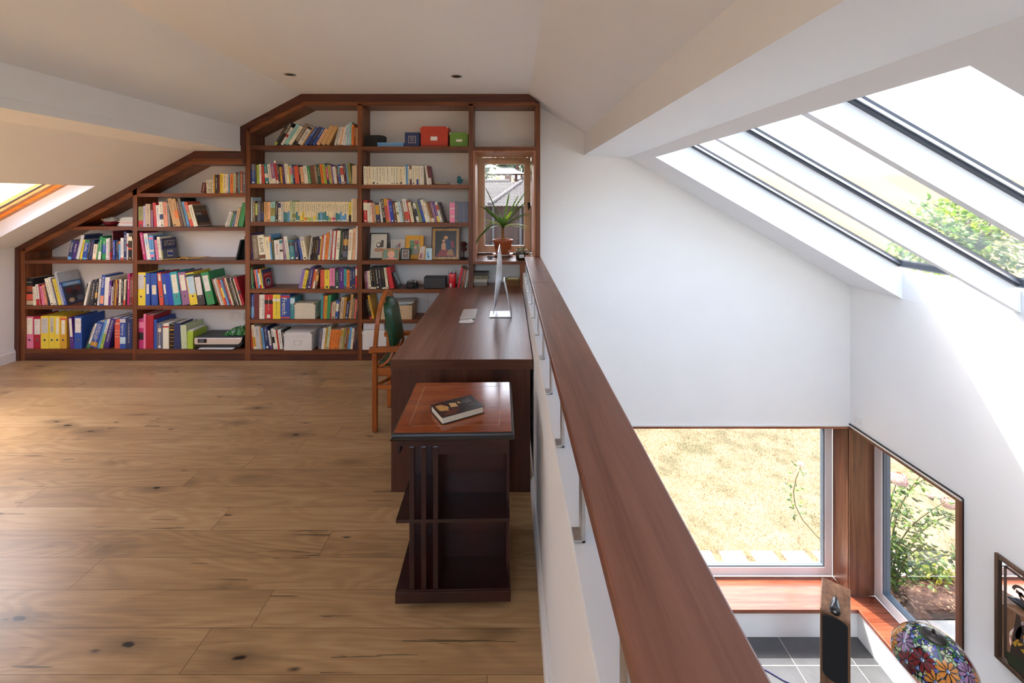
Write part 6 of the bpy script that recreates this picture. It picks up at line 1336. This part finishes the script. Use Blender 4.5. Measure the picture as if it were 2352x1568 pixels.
# ================================================================ lower room
# floor-standing loudspeaker
r = thing('loudspeaker', 'tall walnut floor-standing loudspeaker with black grille and a tweeter pod on top', 'speaker', (2.925, 3.905, ZL), R(-38)); kw = dict(local=True)
WAL = wood('walnut_z', ['5c3d28', '7d573c', '987052'], 'z', .38, gn=22)
sw, sd, sh = .1065, .17, 1.0
m = MB(); m.prism([(-sd, .03), (sd, .03), (sd, sh + .045), (-sd + .012, sh), (-sd, sh - .012)], -sw, sw, 'x'); m.build('cabinet', WAL, r, bevel=.006, **kw)
m = MB(); m.box(-sw - .02, sw + .02, -sd - .02, sd + .02, .0005, .0298); m.build('plinth', BLACK, r, bevel=.004, **kw)
gz0, gz1 = sh - .575, sh - .016; pts = []
for k in range(9): a = math.pi * k / 8; pts.append((.088 * math.cos(a), gz1 - .035 + .035 * math.sin(a)))
for k in range(9): a = math.pi + math.pi * k / 8; pts.append((.088 * math.cos(a), gz0 + .05 + .05 * math.sin(a)))
m = MB(); m.prism(pts, -sd - .014, -sd - .0005); m.build('grille', plain('black_grille_cloth', (.010, .010, .011), .9, var=.2, scale=700), r, bevel=.006, **kw)
m = MB(); m.tube([(.0, -sd - .012, sh + .038), (0, -sd + .0, sh + .040), (0, -sd + .05, sh + .043), (0, -sd + .11, sh + .048), (0, -sd + .16, sh + .050)], [.034, .040, .039, .027, .008], 18); pod = m.build('tweeter_pod', plain('satin_black_shell', (.02, .021, .024), .25, coat=.3), r, smooth=True, **kw)
m = MB(); m.ball((0, -sd - .013, sh + .038), (.012, .004, .012), 14, 8); m.build('tweeter_dome', STEEL, parent=pod, local=True, smooth=True)
# cable
o = MB().tube([(2.28, 4.34, ZL + .006), (2.40, 4.32, ZL + .006), (2.52, 4.24, ZL + .006), (2.62, 4.16, ZL + .006), (2.74, 4.10, ZL + .006), (2.86, 4.11, ZL + .006), (2.96, 4.10, ZL + .006)], .0055, 8).build('speaker_cable', plain('purple_braided_cable', '2c2858', .6), smooth=True); tag(o, 'dark purple cable running across the grey floor tiles to the loudspeaker', 'cable')

# stained-glass lamp
LX, LY_, LZ = 3.215, 3.30, -1.66
r = thing('stained_glass_lamp', 'table lamp with a domed stained-glass shade of orange, purple and red flowers', 'lamp', (LX, LY_, ZL + .55))
GC = {}
def gm(n, c, rough=.18): GC[n] = len(GL); GL.append(plain('lamp_glass_' + n, mul(lin(c), .9), rough, var=.22, scale=26, coat=.3))
GL = []
for n, c in (('lead', '0c0b0c'), ('orange', 'c07a30'), ('purple', '8c6c90'), ('red', '701a20'), ('green', '2c6c34'), ('pale_green', '98b088'), ('blue', '44489c'), ('dark_blue', '2c3478'), ('cream', 'b4ae90'), ('white', 'b4bccc'), ('sky', '6c84c0')): gm(n, c)
NT, NS = 560, 110
flowers = []
rl = random.Random(4)
for k in range(9):
    flowers.append((k * 2 * math.pi / 9 + .15, .60 + .02 * (k % 2), .072, ('orange', 'purple', 'red')[k % 3], rl.uniform(0, 1)))
for k in range(9):
    flowers.append((k * 2 * math.pi / 9 + .5, .86, .066, ('red', 'orange', 'purple', 'orange')[k % 4], rl.uniform(0, 1)))
Rs = .262
def prof(s):                                  # s from the cap (0) to the rim (1)
    rr = .07 + (Rs - .07) * (1.10 * s - .10 * s ** 4) ; zz = -.035 * s - .175 * s ** 2.4
    if s > .88: rr = .07 + (Rs - .07) * (1.10 * .88 - .10 * .88 ** 4) + (s - .88) * .02
    return rr, zz
seeds = []
for _ in range(520): seeds.append((rl.uniform(0, 2 * math.pi), rl.uniform(.0, 1) ** .8, rl.choice(['blue', 'blue', 'pale_green', 'pale_green', 'green', 'cream', 'sky', 'dark_blue', 'cream', 'white'])))
ARC = .33
grid = {}
for q in seeds: grid.setdefault((int(q[0] / .2618), int(q[1] / .125)), []).append(q)
def design(th, s):
    rr, _ = prof(s)
    if s < .05: return 'green' if (th * 14 / 6.283) % 1 > .05 else 'lead'
    if s < .062: return 'lead'
    for ft, fs, fr, fc, ph in flowers:
        dt = (th - ft + math.pi) % (2 * math.pi) - math.pi
        if abs(dt) > .6: continue
        dx, dy = dt * rr, (s - fs) * ARC; d = math.hypot(dx, dy)
        if d > fr: continue
        if d < fr * .2: return 'lead' if d > fr * .155 or abs(dx) < .0016 else ('white' if dx > 0 else 'sky')
        a = (math.atan2(dy, dx) / (2 * math.pi) * 9 + ph) % 1 - .5; wlim = .44 - .30 * max(0, (d / fr - .55) / .45) ** 2
        if d > fr * .93 and abs(a) > .1: continue
        e_ = .0022 / (2 * math.pi * d / 9)
        if abs(a) < wlim - e_ and d < fr * .955: return fc
        if abs(a) < wlim + e_: return 'lead'
    rib = (th * 6 / (2 * math.pi) + .5) % 1 - .5; dist = abs(rib) * 2 * math.pi * rr / 6
    if dist < .0075 and s < .7: return 'green' if dist < .0055 else 'lead'
    best = b2 = 9; cc = None; gi, gj = int(th / .2618), int(s / .125)
    for i in (-1, 0, 1):
        for j in (-1, 0, 1):
            for st, ss, sc2 in grid.get(((gi + i) % 24, gj + j), ()):
                dt = (th - st + math.pi) % (2 * math.pi) - math.pi; d = math.hypot(dt * rr, (s - ss) * ARC * .7)
                if d < best: best, b2, cc = d, best, sc2
                elif d < b2: b2 = d
    return 'lead' if b2 - best < .0036 else (cc or 'blue')
m = MB(); cd_ = {}
vs = [];
for j in range(NS + 1):
    rr, zz = prof(j / NS)
    for k in range(NT): a = 2 * math.pi * k / NT; vs.append((LX + rr * math.cos(a), LY_ + rr * math.sin(a), LZ + zz))
m.v = vs
for j in range(NS):
    for k in range(NT):
        m.f.append((j * NT + k, (j + 1) * NT + k, (j + 1) * NT + (k + 1) % NT, j * NT + (k + 1) % NT)); m.m.append(GC[design(2 * math.pi * (k + .5) / NT, (j + .5) / NS)]); m.sm.append(True)
sh_ = m.build('lamp_shade', GL, r, smooth=True)
BRZ = plain('dark_bronze', (.05, .045, .042), .35, .8)
m = MB(); m.lathe([(.076, -.006), (.074, .004), (.055, .014), (.030, .020), (.012, .022), (.009, .030), (.013, .036), (.008, .044), (.010, .050), (.001, .060)], (LX, LY_, LZ), 36); m.build('cap_finial', BRZ, r, smooth=True)
m = MB(); m.lathe([(.11, 0), (.115, .01), (.08, .025), (.03, .05), (.02, .10), (.028, .2), (.016, .3), (.013, .56), (.013, .70)], (LX, LY_, ZL + .551), 28); m.build('base', BRZ, r, smooth=True)
r = thing('side_table', 'small dark wooden side table under the stained-glass lamp', 'table', (LX, LY_, ZL))
m = MB(); m.lathe([(.22, .52), (.23, .53), (.23, .548), (.22, .55)], (LX, LY_, ZL), 36); m.build('table_top', RXG, r)
for k in range(3):
    a = k * 2.094 + .5; m = MB(); m.tube([(LX + .16 * math.cos(a), LY_ + .16 * math.sin(a), ZL + .519), (LX + .19 * math.cos(a), LY_ + .19 * math.sin(a), ZL + .002)], [.016, .011], 8); m.build('leg', RXG, r)

# decorated mirror on the right wall
y0, y1, z0, z1 = 2.62, 3.300, -1.81, -1.02
r = thing('decorated_mirror', 'dark-framed mirror with black scrollwork and painted yellow flowers on the right wall', 'mirror', (XR, (y0 + y1) / 2, z0))
FRM = wood('walnut_frame_z', ['2e1c14', '46301f', '5a402c'], 'z', .35)
m = MB(); ringx(m, y0, y1, z0, z1, .030, XR - .028, XR - .001); m.build('frame', FRM, r, bevel=.004)
mm_, t_, b_ = new_mat('mirror_silver'); b_.inputs['Metallic'].default_value = 1; b_.inputs['Roughness'].default_value = .015
nz = node(t_, 'ShaderNodeTexNoise', Scale=2); cr_ = node(t_, 'ShaderNodeValToRGB'); cr_.color_ramp.elements[0].color = (.80, .82, .82, 1); cr_.color_ramp.elements[1].color = (.86, .87, .87, 1); t_.links.new(nz.outputs[0], cr_.inputs[0]); t_.links.new(cr_.outputs[0], b_.inputs['Base Color'])
m = MB(); m.box(XR - .012, XR - .008, y0 + .03, y1 - .03, z0 + .03, z1 - .03); gl_ = m.build('mirror_glass', mm_, r)
SCR = plain('dark_brown_overlay', (.03, .022, .017), .35); xf = XR - .0125
def ribbon(m, pts, wd):
    P_ = [Vector((0, a, b)) for a, b in pts]; L_ = []; R_ = []
    for i, p in enumerate(P_):
        t = (P_[min(i + 1, len(P_) - 1)] - P_[max(i - 1, 0)]).normalized(); s_ = Vector((0, -t.z, t.y)) * (wd[i] if isinstance(wd, list) else wd); L_.append((xf, (p + s_).y, (p + s_).z)); R_.append((xf, (p - s_).y, (p - s_).z))
    n_ = len(P_); m.add(L_ + R_, [(i, i + 1, n_ + i + 1, n_ + i) for i in range(n_ - 1)])
m = MB(); ya = y1 - .062
ribbon(m, [(ya, z0 + .05), (ya, z1 - .055)], .010)
ribbon(m, [(ya, z1 - .055), (y0 + .09, z1 - .055)], .010)
ribbon(m, [(y0 + .092, z0 + .05), (y0 + .092, z1 - .055)], .010)
yc = (y0 + y1) / 2; zc_ = -1.34
ribbon(m, [(yc + .20 * math.cos(a * .1), zc_ + .02 + .20 * math.sin(a * .1) - .22) for a in range(0, 32)], .014)
for sg in (1, -1):
    ribbon(m, [(yc + sg * (.03 + .012 * a), -1.285 + .028 * math.sin(a * .25) + .007 * a) for a in range(0, 16)], [.012] * 16)
    ribbon(m, [(yc + sg * (.165 + (.062 - .0024 * a) * math.cos(a * .36)), -1.20 + (.062 - .0024 * a) * math.sin(a * .36)) for a in range(0, 22)], .009)
    ribbon(m, [(yc + sg * .195, -1.36 - .02 * a) for a in range(0, 22)], [.012 + .0025 * a for a in range(22)])
m.build('scrollwork', SCR, gl_)
m = MB(); xf = XR - .0130
rl = random.Random(8)
for k in range(22):
    yy, zz = yc + rl.uniform(-.25, .25), z0 + .06 + rl.uniform(0, .30); ribbon(m, [(yy, zz), (yy + rl.uniform(-.05, .05), zz + rl.uniform(.03, .07))], [.012, .003])
m.build('painted_petals', plain('painted_yellow', 'b8902c', .3), gl_)
m = MB(); xf = XR - .0127
for sg in (1, -1): ribbon(m, [(yc + sg * .27, z0 + .06), (yc + sg * .10, z0 + .14), (yc, z0 + .10)], [.05, .035, .045])
m.build('painted_leaves', plain('painted_dark_green', '22301c', .3), gl_)
m = MB(); m.tube([(XR - .002, 2.98, z1 - .004), (XR - .004, 2.98, z1 + .018)], .007, 8); m.build('hanging_lug', BRZ, r)
for l, ns in LABELS.items():
    if len(ns) > 1: print('DUPLICATE LABEL', l, ns)
    if not 4 <= len(l.split()) <= 16: print('LABEL LENGTH', len(l.split()), l)
